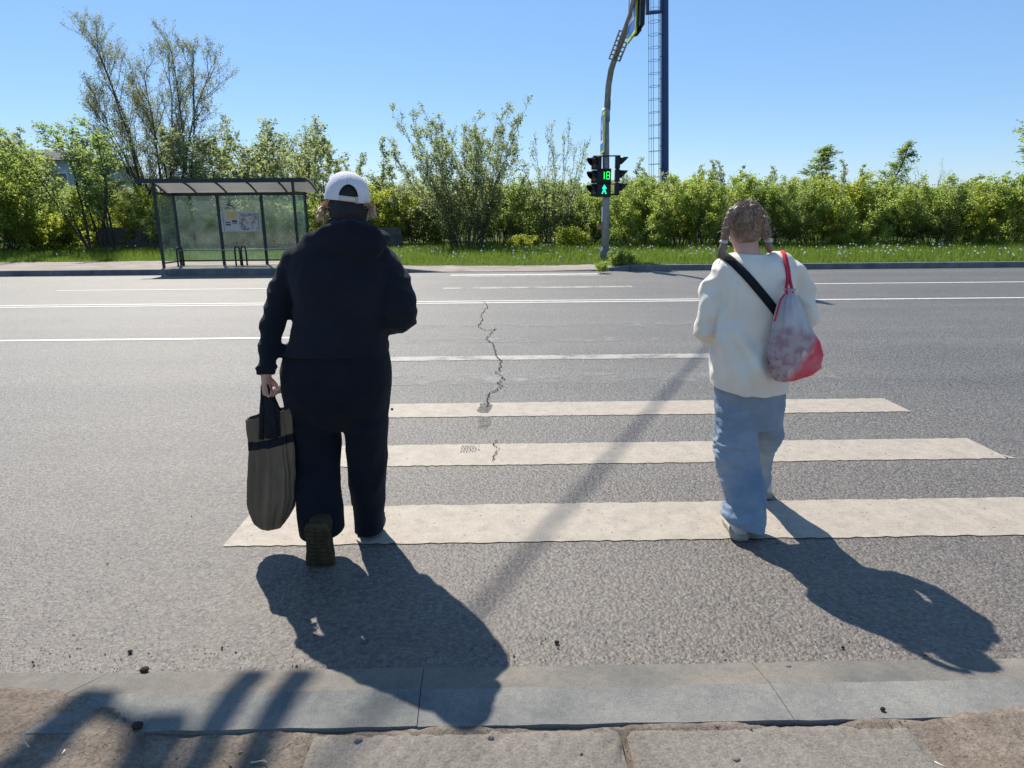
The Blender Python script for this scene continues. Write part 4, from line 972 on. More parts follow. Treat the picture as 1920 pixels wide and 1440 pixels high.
def garment(name, buf, voxel, m, parent, fn, smooth=5, hollow=None):
    V, N, F = remesh(buf, voxel, smooth); V = folds(V, N, fn)
    o = mk(name, V, F, m, parent, True)
    if hollow:      # trim each hem with a plane and leave it open, as cloth is
        bm = bmesh.new(); bm.from_mesh(o.data); off = Vector(parent.location)
        for co, no, test in hollow:
            co = Vector(co) - off; fs = [f for f in bm.faces if test(f.calc_center_median() + off)]
            g = list({e for f in fs for e in f.edges}) + list({v for f in fs for v in f.verts}) + fs
            bmesh.ops.bisect_plane(bm, geom=g, plane_co=co, plane_no=Vector(no), clear_outer=True)
        bm.to_mesh(o.data); bm.free(); s = o.modifiers.new('cloth', 'SOLIDIFY'); s.thickness = .004; s.offset = -1
    return o, V, F

def shoe(heel, toe, up, w, h, parent, mu, ms, name='shoe', L=None):
    """upper and sole lofted from heel to toe; up is the direction from sole to ankle"""
    heel, toe = np.asarray(heel, float), np.asarray(toe, float); x = toe - heel; L = L or np.linalg.norm(x); x = x / np.linalg.norm(x)
    u = np.asarray(up, float); u -= x * (u @ x); u /= np.linalg.norm(u); y = np.cross(u, x)
    def sec(t, hw, z0, z1, p=2.6, n=20, off=0.0):
        a = np.arange(n) * 2 * math.pi / n; ct, st = np.cos(a), np.sin(a)
        yy = np.sign(ct) * np.abs(ct) ** (2 / p) * hw + off; zz = (z0 + z1) / 2 + np.sign(st) * np.abs(st) ** (2 / p) * (z1 - z0) / 2
        return heel + x * t * L + np.outer(yy, y) + np.outer(zz, u)
    S = ((-.005, .50), (.03, .74), (.12, .86), (.3, .80), (.5, .86), (.68, 1.0), (.82, .98), (.91, .83), (.96, .62), (.99, .38), (1.0, .2))
    B = Buf(); B.rings([sec(t, w * k, .012, .012 + h * hh) for (t, k), hh in zip(S, (.7, .95, 1.0, .95, .72, .56, .46, .40, .32, .2, .12))]); up_ = B.build(name, mu, parent, True)
    B = Buf(); B.rings([sec(t, w * k * 1.06 + .003, -.012, .022, 4) for t, k in S]); so = B.build('sole', ms, up_, True, origin=tuple(parent.location))
    T = Buf()
    for t in np.linspace(.06, .93, 12):
        k = np.interp(t, [q[0] for q in S], [q[1] for q in S])
        for sy in (-.48, .48):
            c = heel + x * t * L + y * sy * w * k - u * .0145; T.box(c, (L * .045, w * k * .72, .006), rot=np.stack([x, y, u], 1))
    T.build('tread', ms, so, origin=tuple(parent.location))
    return up_

def strands(B, paths, w):
    for P in paths:
        P = np.asarray(P); n = len(P); t = np.gradient(P, axis=0); t /= np.linalg.norm(t, axis=1)[:, None] + 1e-9
        s = np.cross(t, rng.normal(0, 1, 3)); s /= np.linalg.norm(s, axis=1)[:, None] + 1e-9
        k = (1 - np.linspace(0, 1, n) ** 2 * .8)[:, None] * w * rng.uniform(.6, 1.3) / 2
        b = len(B.V); B.V.extend([tuple(v) for v in np.stack([P - s * k, P + s * k], 1).reshape(-1, 3)])
        B.F.extend([[b + 2 * i, b + 2 * i + 1, b + 2 * i + 3, b + 2 * i + 2] for i in range(n - 1)])

# ---- the walker in black
wb = at(650, 1000, 2.86); W1 = thing('person', (wb[0], 2.86, 0), 'person in black hoodie, black trousers and white cap, a bag in the left hand', 'person')
Yw = 2.88
torso = [RP(690, 535, 727, Yw, .145), RP(672, 532, 730, Yw, .155), RP(655, 528, 731, Yw, .166), RP(640, 541, 727, Yw, .160), RP(600, 550, 728, Yw, .155), RP(560, 552, 734, Yw, .15), RP(520, 541, 738, Yw, .148), RP(492, 540, 733, Yw, .135), RP(470, 547, 720, Yw, .118), RP(452, 562, 704, Yw, .10), RP(434, 588, 692, Yw, .085), RP(414, 616, 687, Yw, .066)]
armL = [(556, 490, 2.90), (532, 540, 2.89), (516, 592, 2.86), (505, 642, 2.81), (500, 680, 2.77), (498, 703, 2.755)]; rL = [.064, .063, .057, .050, .043, .041]
armR = [(718, 488, 2.90), (738, 530, 2.885), (750, 572, 2.86), (750, 592, 2.86), (738, 600, 2.96), (712, 600, 3.12), (698, 596, 3.21)]; rR = [.068, .078, .080, .080, .070, .052, .042]
hood = Buf(); hood.loft(torso, 36, 2.3)
hood.tube([at(*p) for p in armL], rL, 18); hood.tube([at(*p) for p in armR], rR, 18)
hood.ell(at(559, 489, 2.89), (.072, .08, .066), 18, 12); hood.ell(at(716, 489, 2.89), (.075, .08, .065), 18, 12); hood.ell(at(749, 586, 2.855), (.080, .08, .082), 18, 12)
hood.ell(at(650, 446, 2.86), (.185, .10, .050), 24, 12); hood.ell(at(652, 462, 2.80), (.15, .055, .075), 24, 12); hood.ell(at(652, 424, 2.875), (.100, .095, .050), 24, 12); hood.tube([at(575, 462, 2.83), at(610, 432, 2.80), at(655, 424, 2.785), at(698, 434, 2.80), at(722, 458, 2.83)], [.02, .032, .036, .032, .02], 12)
for k, (p, r) in enumerate((((498, 699, 2.758), .048), ((501, 688, 2.766), .050))): hood.ell(at(*p), (r, r, .012), 18, 8)
def f_hood(V):
    z = V[:, 2]; a = n3(V, (5, 5, 9)); b = n3(V, (11, 11, 22), 3.0); arm = np.clip((np.abs(V[:, 0] - wb[0]) - .19) / .05, 0, 1)
    rib = np.clip((.80 - z) / .03, 0, 1) * 0
    return .005 * a + .004 * b * (1 - np.abs(b)) + arm * .011 * (.45 - 2 * np.abs(n3(V, (7, 7, 17), 8.0))) - .003
aline = np.concatenate([np.linspace(at(*armL[i]), at(*armL[i + 1]), 12) for i in range(5)])
def far_from_arm(c): return np.min(np.linalg.norm(aline - np.array(c), axis=1)) > .068
hd, hV, hF = garment('hoodie', hood, .0085, M['hoodie'], W1, f_hood, 5, [(at(630, 670, 2.73), (0, .05, -1), lambda c: c[2] < .90 and (c[0] > wb[0] or far_from_arm(c)))])
legL = [RP(1022, 566, 648, 2.755, .072), RP(1004, 564, 647, 2.755, .072), RP(990, 561, 645, 2.757, .074), RP(950, 557, 641, 2.785, .082), RP(910, 556, 636, 2.83, .086), RP(870, 554, 638, 2.88, .09), RP(830, 551, 640, 2.90, .105), RP(785, 545, 636, 2.90, .13)]
legR = [RP(1004, 665, 722, 2.94, .085), RP(988, 664, 722, 2.94, .084), RP(960, 661, 722, 2.945, .085), RP(920, 657, 722, 2.94, .086), RP(870, 652, 724, 2.925, .094), RP(830, 650, 724, 2.91, .108), RP(785, 645, 727, 2.90, .13)]
pelv = [RP(806, 570, 706, 2.90, .03), RP(796, 550, 722, 2.895, .09), RP(782, 543, 726, 2.89, .122), RP(760, 538, 730, 2.885, .148), RP(725, 531, 734, 2.88, .17), RP(690, 529, 733, 2.88, .165), RP(650, 538, 724, 2.88, .145)]
tr = Buf(); tr.loft(pelv, 32, 2.3); tr.loft(legL, 24, 2.2); tr.loft(legR, 24, 2.2)
def f_tr(V):
    a = n3(V, (6, 6, 5)); c = 1 - 2 * np.abs(n3(V, (9, 9, 6), 5.0)); low = np.clip((.55 - V[:, 2]) / .4, 0, 1)
    return .006 * a + .004 * c + low * .006 * n3(V, (12, 12, 3), 2.0)
cutL, cutR = at(605, 1004, 2.72), at(692, 989, 2.94); mid_ = at(652, 900, 2.85)[0]
garment('trousers', tr, .0085, M['trousers'], W1, f_tr, 5, [(cutL, (.12, .25, -1), lambda c: c[2] < .5 and c[0] < mid_), (cutR, (0, .1, -1), lambda c: c[2] < .5 and c[0] >= mid_)])
bd = Buf(); bd.loft(inner(torso[:-1], .85), 24, 2.2); bd.loft(inner(pelv, .84), 24); bd.loft(inner(legL[2:], .72), 18); bd.loft(inner(legR[2:], .72), 18)
bd.tube([at(*p) for p in armL], [r * .68 for r in rL], 14); bd.tube([at(*p) for p in armR], [r * .66 for r in rR], 14)
RH = frame((.22, 1, -.04)); hc = at(652, 381, 2.92); wh = head(bd, hc, RH)
bd.tube([at(652, 440, 2.87), at(653, 415, 2.885), at(653, 395, 2.90)], [.075, .062, .058], 18)
hp = at(498, 703, 2.755); hand(bd, hp, (0.0, 0, -1), (.15, 1, 0), (1, 0, 0), .92, (62, 75, 50), 1)
h2 = at(698, 596, 3.21); hand(bd, h2 + (0, .02, 0), (-.5, .85, .1), (-.3, -.2, 1), (-1, -.5, 0), .9, (40, 45, 30), 1)
bV, bN, bF = remesh(bd, .0055, 3); mk('body', bV, bF, M['skin'], W1, True); eyes(wh, RH, W1)
# hair mass coloured dark with the cap's shade, side wisps paled as if sunlit
hb = Buf(); hb.loft([RP(424, 634, 676, 2.875, .055), RP(412, 624, 686, 2.875, .066), RP(396, 618, 691, 2.885, .082), RP(378, 617, 687, 2.908, .090), RP(362, 619, 685, 2.906, .089), RP(348, 623, 681, 2.908, .076), RP(340, 634, 670, 2.912, .05)], 28, 2.1)
V, N, F = remesh(hb, .007, 4)
hm = mk('hair', V + N * (.004 * n3(V, (40, 40, 5)))[:, None], F, M['hair_shaded'], W1, True)
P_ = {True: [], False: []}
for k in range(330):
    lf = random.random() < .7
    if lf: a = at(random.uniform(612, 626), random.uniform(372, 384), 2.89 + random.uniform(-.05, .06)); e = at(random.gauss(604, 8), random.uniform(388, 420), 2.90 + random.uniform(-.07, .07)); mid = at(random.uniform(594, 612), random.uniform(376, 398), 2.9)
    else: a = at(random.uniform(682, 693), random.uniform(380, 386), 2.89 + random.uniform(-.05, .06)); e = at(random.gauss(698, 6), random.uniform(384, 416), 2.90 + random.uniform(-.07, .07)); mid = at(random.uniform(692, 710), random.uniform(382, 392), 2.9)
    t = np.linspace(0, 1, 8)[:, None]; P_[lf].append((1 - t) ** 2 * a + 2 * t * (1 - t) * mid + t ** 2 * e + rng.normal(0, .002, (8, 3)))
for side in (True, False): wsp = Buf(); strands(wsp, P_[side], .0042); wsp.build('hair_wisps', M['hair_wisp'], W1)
# the white cap: a dome with the arched opening at the back, its strap, peak and button
CP = bpy.data.objects.new('cap', None); cc = at(651, 379, 2.915)
def capp(ph, z_, g=1.0):
    """point on the crown; ph = 0 at the back, z_ from 0 at the rim to 1 at the top"""
    k = (1 - z_ ** 2.5) ** (1 / 2.2); v = np.array([math.sin(ph) * .0905 * k * g, -math.cos(ph) * (.114 if math.cos(ph) < 0 else .103) * k * g, .120 * z_ * g]); return cc + RC @ v
cy_, sy_ = math.cos(math.radians(-15)), math.sin(math.radians(-15))
RC = np.array([[cy_, sy_, 0], [-sy_, cy_, 0], [0, 0, 1]]) @ np.array([[math.cos(.13), 0, math.sin(.13)], [0, 1, 0], [-math.sin(.13), 0, math.cos(.13)]])
nph, nz = 320, 130; zz = np.sin(np.linspace(0, math.pi / 2, nz + 1)); Vc = []; Fc = []
for j in range(nz + 1):
    for i in range(nph):
        ph = -math.pi + 2 * math.pi * i / nph; Vc.append(capp(ph, min(zz[j], .9995), 1 - .012 * max(0, 1 - abs(math.sin(3 * ph + .3)) / .05) + .010 * mnoise.noise(Vector((math.sin(ph) * 3, math.cos(ph) * 3, zz[j] * 3)))))
for j in range(nz):
    for i in range(nph):
        ph = -math.pi + 2 * math.pi * (i + .5) / nph; z_ = .120 * (zz[j] + zz[j + 1]) / 2; u = .0905 * math.sin(ph)
        if abs(ph) < 1 and abs(u) < .038 and z_ < .022 + .046 * math.sqrt(max(0, 1 - (u / .038) ** 2)): continue
        k = (i + 1) % nph; Fc.append([j * nph + i, j * nph + k, (j + 1) * nph + k, (j + 1) * nph + i])
cr = mk('cap', Vc, Fc, M['cap'], W1, True); sd_ = cr.modifiers.new('thick', 'SOLIDIFY'); sd_.thickness = .003; sd_.offset = 1
o_ = tuple(W1.location)
sb = Buf(); sb.rings([np.array([capp(p, .0, 1.02), capp(p, .17, 1.015), capp(p, .17, 1.0), capp(p, .0, 1.0)]) for p in np.linspace(-.5, .5, 15)]); sb.build('strap', M['cap_strap'], cr, True, origin=o_)
bk = Buf(); bk.rings([np.array([capp(p, -.02, 1.035), capp(p, .19, 1.03), capp(p, .19, 1.0), capp(p, -.02, 1.0)]) for p in np.linspace(.30, .50, 4)]); bk.build('buckle', M['buckle'], cr, origin=o_)
Buf().ell(capp(0, .9995, 1.02), (.008, .008, .005), 12, 6).build('button', M['cap'], cr, True, origin=o_)
vz = Buf(); vr = []
for t in np.linspace(0, 1, 10):
    row = []
    for s_ in np.linspace(-1, 1, 17):
        q = np.array([s_ * .088 * (1 - .25 * t), .104 * math.sqrt(max(0.02, 1 - (s_ * .85) ** 2)) + .075 * t * (1 - .45 * s_ ** 2), -.012 - .022 * t - .022 * s_ ** 2]); row.append(cc + RC @ q)
    vr.append(row)
Vv = [p for r in vr for p in r] ; Fv = [[i * 17 + j, i * 17 + j + 1, (i + 1) * 17 + j + 1, (i + 1) * 17 + j] for i in range(9) for j in range(16)]
pk = mk('peak', Vv, Fv, M['cap'], cr, True, origin=o_); s2 = pk.modifiers.new('thick', 'SOLIDIFY'); s2.thickness = .004
# boots: the left heel lifted so the sole faces back, the right one flat under its hem
t0 = gnd(596, 1059, .012); shoe(at(592, 984, 2.625), (t0[0] + .004, t0[1] + .02, .016), (0.05, 1, .25), .056, .10, W1, M['boot'], M['sole'], 'boot', .262)
h0 = gnd(690, 1001); shoe((h0[0] - .005, h0[1] - .035, .014), (h0[0] + .0, h0[1] + .22, .014), (0, 0, 1), .05, .10, W1, M['boot'], M['sole'], 'boot')
lc = Buf(); lc.tube([at(614, 1012, 2.66), at(619, 1022, 2.65), at(617, 1034, 2.65), at(613, 1030, 2.65)], .003, 6); lc.build('bootlace', M['boot'], W1, True)

# the big grey-brown bag in the left hand
M['tote'] = mat('grey_brown_nylon', (0.115, 0.083, 0.050), (0.18, 0.135, 0.085), 7, .55, .35, 0, .25, 90, (1, 1, .35), detail=8)
Yb = 2.80; TB = thing('tote_bag', at(507, 985, Yb), 'tall grey brown shopping bag hanging by black handles from the left hand', 'bag')
TR = [(988, 496, 524, .03), (985, 489, 530, .05), (975, 480, 538, .064), (955, 473, 549, .072), (928, 468, 556, .074), (890, 470, 556, .072), (855, 472, 553, .066), (822, 467, 551, .06), (795, 463, 549, .055), (774, 461, 547, .05)]
def tote_rings(k=1.0, sub=8, lo=0, hi=1, n=120, out=0.0):
    ys = np.array([r[0] for r in TR]); R = []
    for s_ in np.linspace(lo, hi, int(sub * 9) + 1):
        q = s_ * 9; i = min(8, int(q)); f = q - i; y, xl, xr, ry = [TR[i][c] * (1 - f) + TR[i + 1][c] * f for c in range(4)]
        c, rx, _ = RP(y, xl, xr, Yb, ry); a = np.arange(n) * 2 * math.pi / n; row = []
        for t in a:
            z = c[2]; amp = .0150 * min(1, s_ * 4) * (.30 + max(0, 1 - abs(s_ - .5) * 1.7))
            w_ = mnoise.noise(Vector((math.cos(t) * 4.5, math.sin(t) * 4.5, z * 1.2))) + .55 * mnoise.noise(Vector((math.cos(t) * 11, math.sin(t) * 11, z * 2.2))) + .3 * mnoise.noise(Vector((t * 3, z * 14, 2)))
            g = k + amp * w_ / .06 + out
            x, y_ = math.copysign(abs(math.cos(t)) ** .85, math.cos(t)) * rx * g, math.copysign(abs(math.sin(t)) ** .85, math.sin(t)) * ry * g
            row.append((c[0] + x, c[1] + y_, z + max(0, s_ - .35) * x * .40 + .004 * mnoise.noise(Vector((t * 2, s_ * 9, 5)))))
        R.append(np.array(row))
    return R
b_ = Buf(); b_.rings(tote_rings(), cap=False); b_.F.append(list(range(120))[::-1])
to = b_.build('bag_body', M['tote'], TB, True); s3 = to.modifiers.new('thick', 'SOLIDIFY'); s3.thickness = .002
b_ = Buf(); b_.rings(tote_rings(lo=.745, hi=.80, sub=10, out=.02), cap=False); bnd = b_.build('band', M['strap'], TB, True); s3 = bnd.modifiers.new('thick', 'SOLIDIFY'); s3.thickness = .002
gp = at(498, 722, 2.75)
for dy, xa, xb in ((-.068, 492, 519), (.055, 497, 523)):
    A, B2 = at(xa - 2, 824, Yb + dy), at(xb + 3, 818, Yb + dy); A2, B3 = at(xa - 1, 772, Yb + dy * .9), at(xb + 1, 772, Yb + dy * .9)
    hb = Buf(); hb.tube([A, A2, at(xa + 1, 745, Yb + dy * .4 - .02), gp + (-.006, dy * .2, 0), gp + (0, dy * .2, .010), gp + (.008, dy * .2, 0), at(xb - 10, 748, Yb + dy * .4 - .02), B3, B2], .011, 8, flat=.35, up=(0, -1, .2)); hb.build('handle', M['strap'], TB, True)
fl = Buf(); fl.tube([gp + (.004, -.01, -.01), at(505, 760, 2.74), at(507, 790, 2.73), at(509, 822, 2.722)], [.010, .022, .026, .028], 10, flat=.25, up=(0, -1, .15)); fl.build('flap', M['strap'], TB, True)

# ---- the fair haired walker
gb = at(1400, 1005, 2.95); W2 = thing('person', (gb[0], 2.95, 0), 'person with two fair braids, cream sweatshirt and light blue jeans walking away over the crossing', 'person')
Yg = 3.03
gt = [RP(760, 1341, 1470, Yg, .125), RP(738, 1338, 1473, Yg, .132), RP(724, 1334, 1476, Yg, .142), RP(690, 1331, 1477, Yg, .146), RP(650, 1333, 1476, Yg, .142), RP(610, 1338, 1479, Yg, .138), RP(570, 1341, 1485, Yg, .134), RP(535, 1338, 1490, Yg, .128), RP(512, 1336, 1494, Yg, .118), RP(496, 1345, 1485, Yg, .102), RP(486, 1359, 1466, Yg, .086), RP(478, 1371, 1446, Yg, .066)]
gaL = [(1352, 507, 3.05), (1336, 545, 3.04), (1325, 590, 3.03), (1323, 622, 3.04), (1340, 632, 3.11), (1366, 628, 3.18), (1384, 622, 3.215)]; grL = [.054, .057, .052, .053, .050, .042, .036]
gaR = [(1484, 507, 3.05), (1501, 545, 3.04), (1510, 582, 3.02), (1511, 600, 3.03), (1492, 612, 3.11), (1462, 614, 3.18), (1444, 610, 3.215)]; grR = [.054, .059, .055, .053, .050, .042, .036]
sh = Buf(); sh.loft(gt, 36, 2.3); sh.tube([at(*p) for p in gaL], grL, 18); sh.tube([at(*p) for p in gaR], grR, 18)
sh.ell(at(1458, 488, 3.04), (.072, .075, .042), 18, 12); sh.ell(at(1374, 491, 3.04), (.062, .072, .040), 18, 12); sh.ell(at(1352, 507, 3.04), (.06, .075, .05), 18, 12); sh.ell(at(1484, 507, 3.04), (.06, .075, .05), 18, 12); sh.ell(at(1324, 618, 3.035), (.050, .056, .058), 18, 12); sh.ell(at(1510, 594, 3.025), (.056, .058, .058), 18, 12)
sh.tube([at(1406, 480, Yg) + (.062 * math.cos(a), .062 * math.sin(a), .004) for a in np.linspace(0, 2 * math.pi, 25)[:-1]], .012, 8, close=True)
gx = (at(1336, 600, Yg)[0], at(1480, 600, Yg)[0])
def f_sh(V):
    x, y, z = V[:, 0], V[:, 1], V[:, 2]; u = (x - gx[0]) / (gx[1] - gx[0]); back = np.clip((Yg - y) / .06, 0, 1)
    arm = np.clip((np.abs(u - .5) - .46) / .06, 0, 1)
    # long drag lines from the left armpit down across the back, and soft pouching over the hem
    drag = np.zeros(len(V))
    for (x0, z0, sx_, sz_, w_, am) in ((.10, 1.02, .62, -.34, .030, .016), (.06, .98, .50, -.50, .024, .012), (.30, .86, .45, -.30, .035, .010), (.02, 1.10, .16, -.42, .020, .012), (.12, 1.22, .02, -.25, .018, .010), (.55, .92, -.30, -.28, .03, .008)):
        px_, pz_ = (u - x0) * .345, z - z0; dl = math.hypot(sx_ * .345, sz_); dx, dz = sx_ * .345 / dl, sz_ / dl; al = px_ * dx + pz_ * dz; ac = -px_ * dz + pz_ * dx
        drag += am * np.exp(-(ac / w_) ** 2) * np.clip(al / .05, 0, 1) * np.clip((dl - al) / .12, 0, 1)
    return .009 * n3(V, (5, 5, 5)) + back * drag * 2.0 - .006 * back + arm * .016 * (.5 - 2 * np.abs(n3(V, (8, 8, 13), 4.0))) + .003 * n3(V, (14, 14, 14), 6.)
so_, sV, sF = garment('sweatshirt', sh, .0075, M['shirt'], W2, f_sh, 4, [(at(1405, 742, 2.9), (-.05, .12, -1), lambda c: c[2] < .80)])
gpv = [RP(800, 1347, 1464, 3.05, .095), RP(780, 1345, 1466, 3.045, .11), RP(755, 1341, 1469, 3.04, .12), RP(722, 1340, 1470, 3.03, .122)]
glL = [RP(1020, 1358, 1430, 2.86, .09), RP(1004, 1358, 1430, 2.865, .09), RP(988, 1361, 1432, 2.87, .09), RP(966, 1354, 1434, 2.885, .09), RP(940, 1363, 1435, 2.905, .085), RP(900, 1353, 1432, 2.935, .083), RP(870, 1348, 1424, 2.965, .082), RP(840, 1351, 1419, 2.99, .084), RP(800, 1346, 1416, 3.01, .092), RP(760, 1341, 1413, 3.03, .11)]
glR = [RP(936, 1410, 1442, 3.33, .07), RP(921, 1410, 1442, 3.33, .07), RP(905, 1408, 1441, 3.335, .075), RP(875, 1404, 1442, 3.31, .08), RP(845, 1402, 1449, 3.25, .085), RP(815, 1402, 1467, 3.17, .09), RP(785, 1405, 1464, 3.11, .095), RP(750, 1404, 1469, 3.06, .11)]
jn = Buf(); jn.loft(gpv, 30, 2.2); jn.loft(glL, 24, 2.1); jn.loft(glR, 24, 2.1)
def f_jn(V):
    z = V[:, 2]; x = V[:, 0]; kn = np.exp(-((z - .40) / .10) ** 2) * np.clip((at(1395, 870, 2.96)[0] - x) / .06, 0, 1); ank = np.exp(-((z - .12) / .08) ** 2)
    r1 = 1 - 2 * np.abs(n3(V, (10, 10, 22), 1.5)); r2 = 1 - 2 * np.abs(n3(V, (16, 16, 34), 7.5))
    return .005 * n3(V, (7, 7, 6)) + kn * (.020 * r1 + .012 * r2) + ank * .007 * r1 + .003 * r2 + .005 * np.clip((.7 - z) / .4, 0, 1) * n3(V, (14, 14, 2.5), 3.)
jL, jR = at(1395, 998, 2.775), at(1425, 921, 3.33)
garment('jeans', jn, .0075, M['denim'], W2, f_jn, 3, [(jL, (-.28, .12, -1), lambda c: c[2] < .3 and c[1] < 3.06), (jR, (0, -.1, -1), lambda c: c[2] < .3 and c[1] >= 3.06)])
bd = Buf(); bd.loft(inner(gt[:-1], .84), 24, 2.2); bd.loft(inner(gpv, .82), 24); bd.loft(inner(glL[2:], .66), 18); bd.loft(inner(glR[2:], .66), 18)
bd.tube([at(*p) for p in gaL], [r * .6 for r in grL], 14); bd.tube([at(*p) for p in gaR], [r * .6 for r in grR], 14)
RG = frame((.02, 1, -.38)); hg = at(1397, 426, 3.075); wg = head(bd, hg, RG, .93)
bd.tube([at(1404, 492, 3.03), at(1400, 470, 3.035), at(1397, 445, 3.06), at(1397, 425, 3.07)], [.062, .054, .052, .055], 18)
hand(bd, at(1386, 621, 3.22), (.75, .6, .2), (.25, -.1, 1), (1, 0, -.2), .82, (35, 45, 30), 1); hand(bd, at(1442, 609, 3.22), (-.75, .6, .2), (-.25, -.1, 1), (-1, 0, -.2), .82, (35, 45, 30), -1)
V, N, F = remesh(bd, .0055, 3); mk('body', V, F, M['skin'], W2, True); eyes(wg, RG, W2, .93)
# hair: parted down the middle, combed into two plaits that hang by the ears
hb = Buf(); hr = np.array([.084, .101, .093]); hcg = at(1397, 416, 3.058)
hb.ell(hcg, hr, 28, 18); hb.ell(hcg + (0, -.028, -.042), (.066, .062, .058), 22, 12)
def plait(pts, r, B, n=7):
    pts = [np.asarray(p) for p in pts]
    for k in range(n):
        t = (k + .5) / n * (len(pts) - 1); i = min(len(pts) - 2, int(t)); f = t - i; p = pts[i] * (1 - f) + pts[i + 1] * f; q = r * (1.0 - .25 * k / n)
        for s_ in (-1, 1):
            a = s_ * .7; R = np.array([[math.cos(a), 0, math.sin(a)], [0, 1, 0], [-math.sin(a), 0, math.cos(a)]])
            B.ell(p + (s_ * q * .42, -.004, (.35 if s_ > 0 else -.1) * q), (q * .62, q * .8, q * .95), 14, 10, R)
pl = [[at(1378, 392, 2.99), at(1369, 406, 2.985), at(1363, 422, 2.99), at(1360, 438, 3.0), at(1358, 450, 3.01)], [at(1420, 396, 3.005), at(1427, 409, 3.0), at(1432, 424, 3.005), at(1436, 438, 3.015), at(1438, 447, 3.025)]]
for P in pl: plait(P, .0205, hb)
V, N, F = remesh(hb, .0048, 2)
hn = n3(V, (26, 26, 26), 2.0)
hr_o = mk('hair', V + N * (.001 * hn)[:, None], F, M['hair_fair'], W2, True)
st = Buf(); P_ = []
for k in range(2600):
    side = -1 if k % 2 else 1; s_ = random.random(); al = math.radians(-35 + 165 * s_)           # along the parting, forehead to nape
    d0 = np.array([side * .03, math.cos(al + math.pi / 2 - .6) * -1 * -1, math.sin(al + math.pi / 2 - .6)])
    d0 = np.array([side * .035, -math.sin(math.radians(-40 + 150 * s_)), math.cos(math.radians(-40 + 150 * s_))]); d0 /= np.linalg.norm(d0)
    tgt = pl[0 if side < 0 else 1]; i = min(3, int(s_ * 4 + random.random() * .8)); d1 = (tgt[i] - hcg) / hr; d1 /= np.linalg.norm(d1)
    om = math.acos(max(-1, min(1, d0 @ d1))); row = []; lift = random.uniform(0, .02)
    for t in np.linspace(0, 1, 9):
        d = (math.sin((1 - t) * om) * d0 + math.sin(t * om) * d1) / max(1e-4, math.sin(om)); row.append(hcg + d * hr * (1.010 + .014 * math.sin(t * 3) + lift))
    for q in row: q[2] = max(q[2], hcg[2] - .088 + random.uniform(0, .008))
    P_.append(np.array(row))
for P in pl:
    for k in range(60):
        i = random.randrange(4); a = P[i] + rng.normal(0, .012, 3) + (0, -.022, 0); b = P[i + 1] + rng.normal(0, .016, 3) + (0, -.022, 0); P_.append(np.array([a + (b - a) * t + (.01 * math.sin(t * 3) * random.choice((-1, 1)), 0, 0) for t in np.linspace(0, 1, 6)]))
for k in range(70):      # flyaways
    d = rng.normal(0, 1, 3); d[2] = abs(d[2]) * .8; d /= np.linalg.norm(d); a = hcg + d * hr * 1.0; t_ = np.cross(d, rng.normal(0, 1, 3)); t_ /= np.linalg.norm(t_)
    P_.append(np.array([a + d * .014 * math.sin(math.pi * t * .7) + t_ * .045 * t for t in np.linspace(0, 1, 7)]))
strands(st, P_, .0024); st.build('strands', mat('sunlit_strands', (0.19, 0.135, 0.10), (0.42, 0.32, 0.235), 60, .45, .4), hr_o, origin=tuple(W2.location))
for P, tail in ((pl[0], [(1357, 453, 3.01), (1356, 462, 3.005), (1353, 474, 3.0), (1349, 485, 3.0)]), (pl[1], [(1441, 451, 3.03), (1442, 458, 3.03), (1443, 466, 3.03), (1443, 474, 3.03)])):
    T0 = at(*tail[0]); Buf().tube([T0 + (.011 * math.cos(a), .011 * math.sin(a), 0) for a in np.linspace(0, 2 * math.pi, 13)[:-1]], .0085, 8, close=True).build('hair_tie', M['hair_tie'], hr_o, True, origin=tuple(W2.location))
    tb_ = Buf(); tb_.tube([at(*p) for p in tail], [.012, .017, .018, .006], 12, flat=.7)
    strands(tb_, [np.array([at(*p) for p in tail]) + np.outer(np.array([.3, 1, 1.2, 1.5]), rng.normal(0, .008, 3)) for k in range(40)], .003)
    tb_.build('plait_tail', M['hair_fair'], hr_o, True, origin=tuple(W2.location))
g0 = gnd(1394, 1016); shoe((g0[0] - .012, g0[1] + .005, .014), (g0[0] + .02, g0[1] + .245, .014), (0, 0, 1), .046, .075, W2, M['trainer'], M['trainer_sole'], 'trainer')
g1 = gnd(1437, 938); shoe((g1[0] - .005, g1[1] + .0, .016), (g1[0] + .02, g1[1] + .24, .014), (0, 0, 1), .044, .075, W2, M['trainer'], M['trainer_sole'], 'trainer')

# the strap slung from the left shoulder to the right hip, with its small bag in front
bvh = BVHTree.FromPolygons([Vector(v) for v in sV], sF)
s0, s1 = at(1364, 484, 3.0), at(1470, 612, 2.95); e1 = s1 - s0; e1[1] = 0; e1 /= np.linalg.norm(e1); e2 = np.array([0, 1.0, 0]); c0 = (s0 + s1) / 2; c0[1] = Yg; c0 = c0 + e1 * .02
loop = []; tm = np.cross(e1, e2)
for a in np.linspace(0, 2 * math.pi, 73)[:-1]:
    d = math.cos(a) * e1 + math.sin(a) * e2; best = 0
    for w_ in (-.014, 0, .014):
        o = c0 + tm * w_ + d * 1.0; hit = bvh.ray_cast(Vector(o), Vector(-d), 1.0)
        if hit[0] is not None: best = max(best, (np.array(hit[0]) - c0 - tm * w_) @ d)
    loop.append(min(best, .30) if best else .16)
loop = np.array(loop); loop = np.maximum.reduce([loop, (np.roll(loop, 1) + np.roll(loop, -1)) / 2]); loop = (np.roll(loop, 1) + loop * 2 + np.roll(loop, -1)) / 4
XB = thing('crossbody_bag', s1, 'black crossbody strap running over the cream sweatshirt from the left shoulder', 'bag')
Rg = []
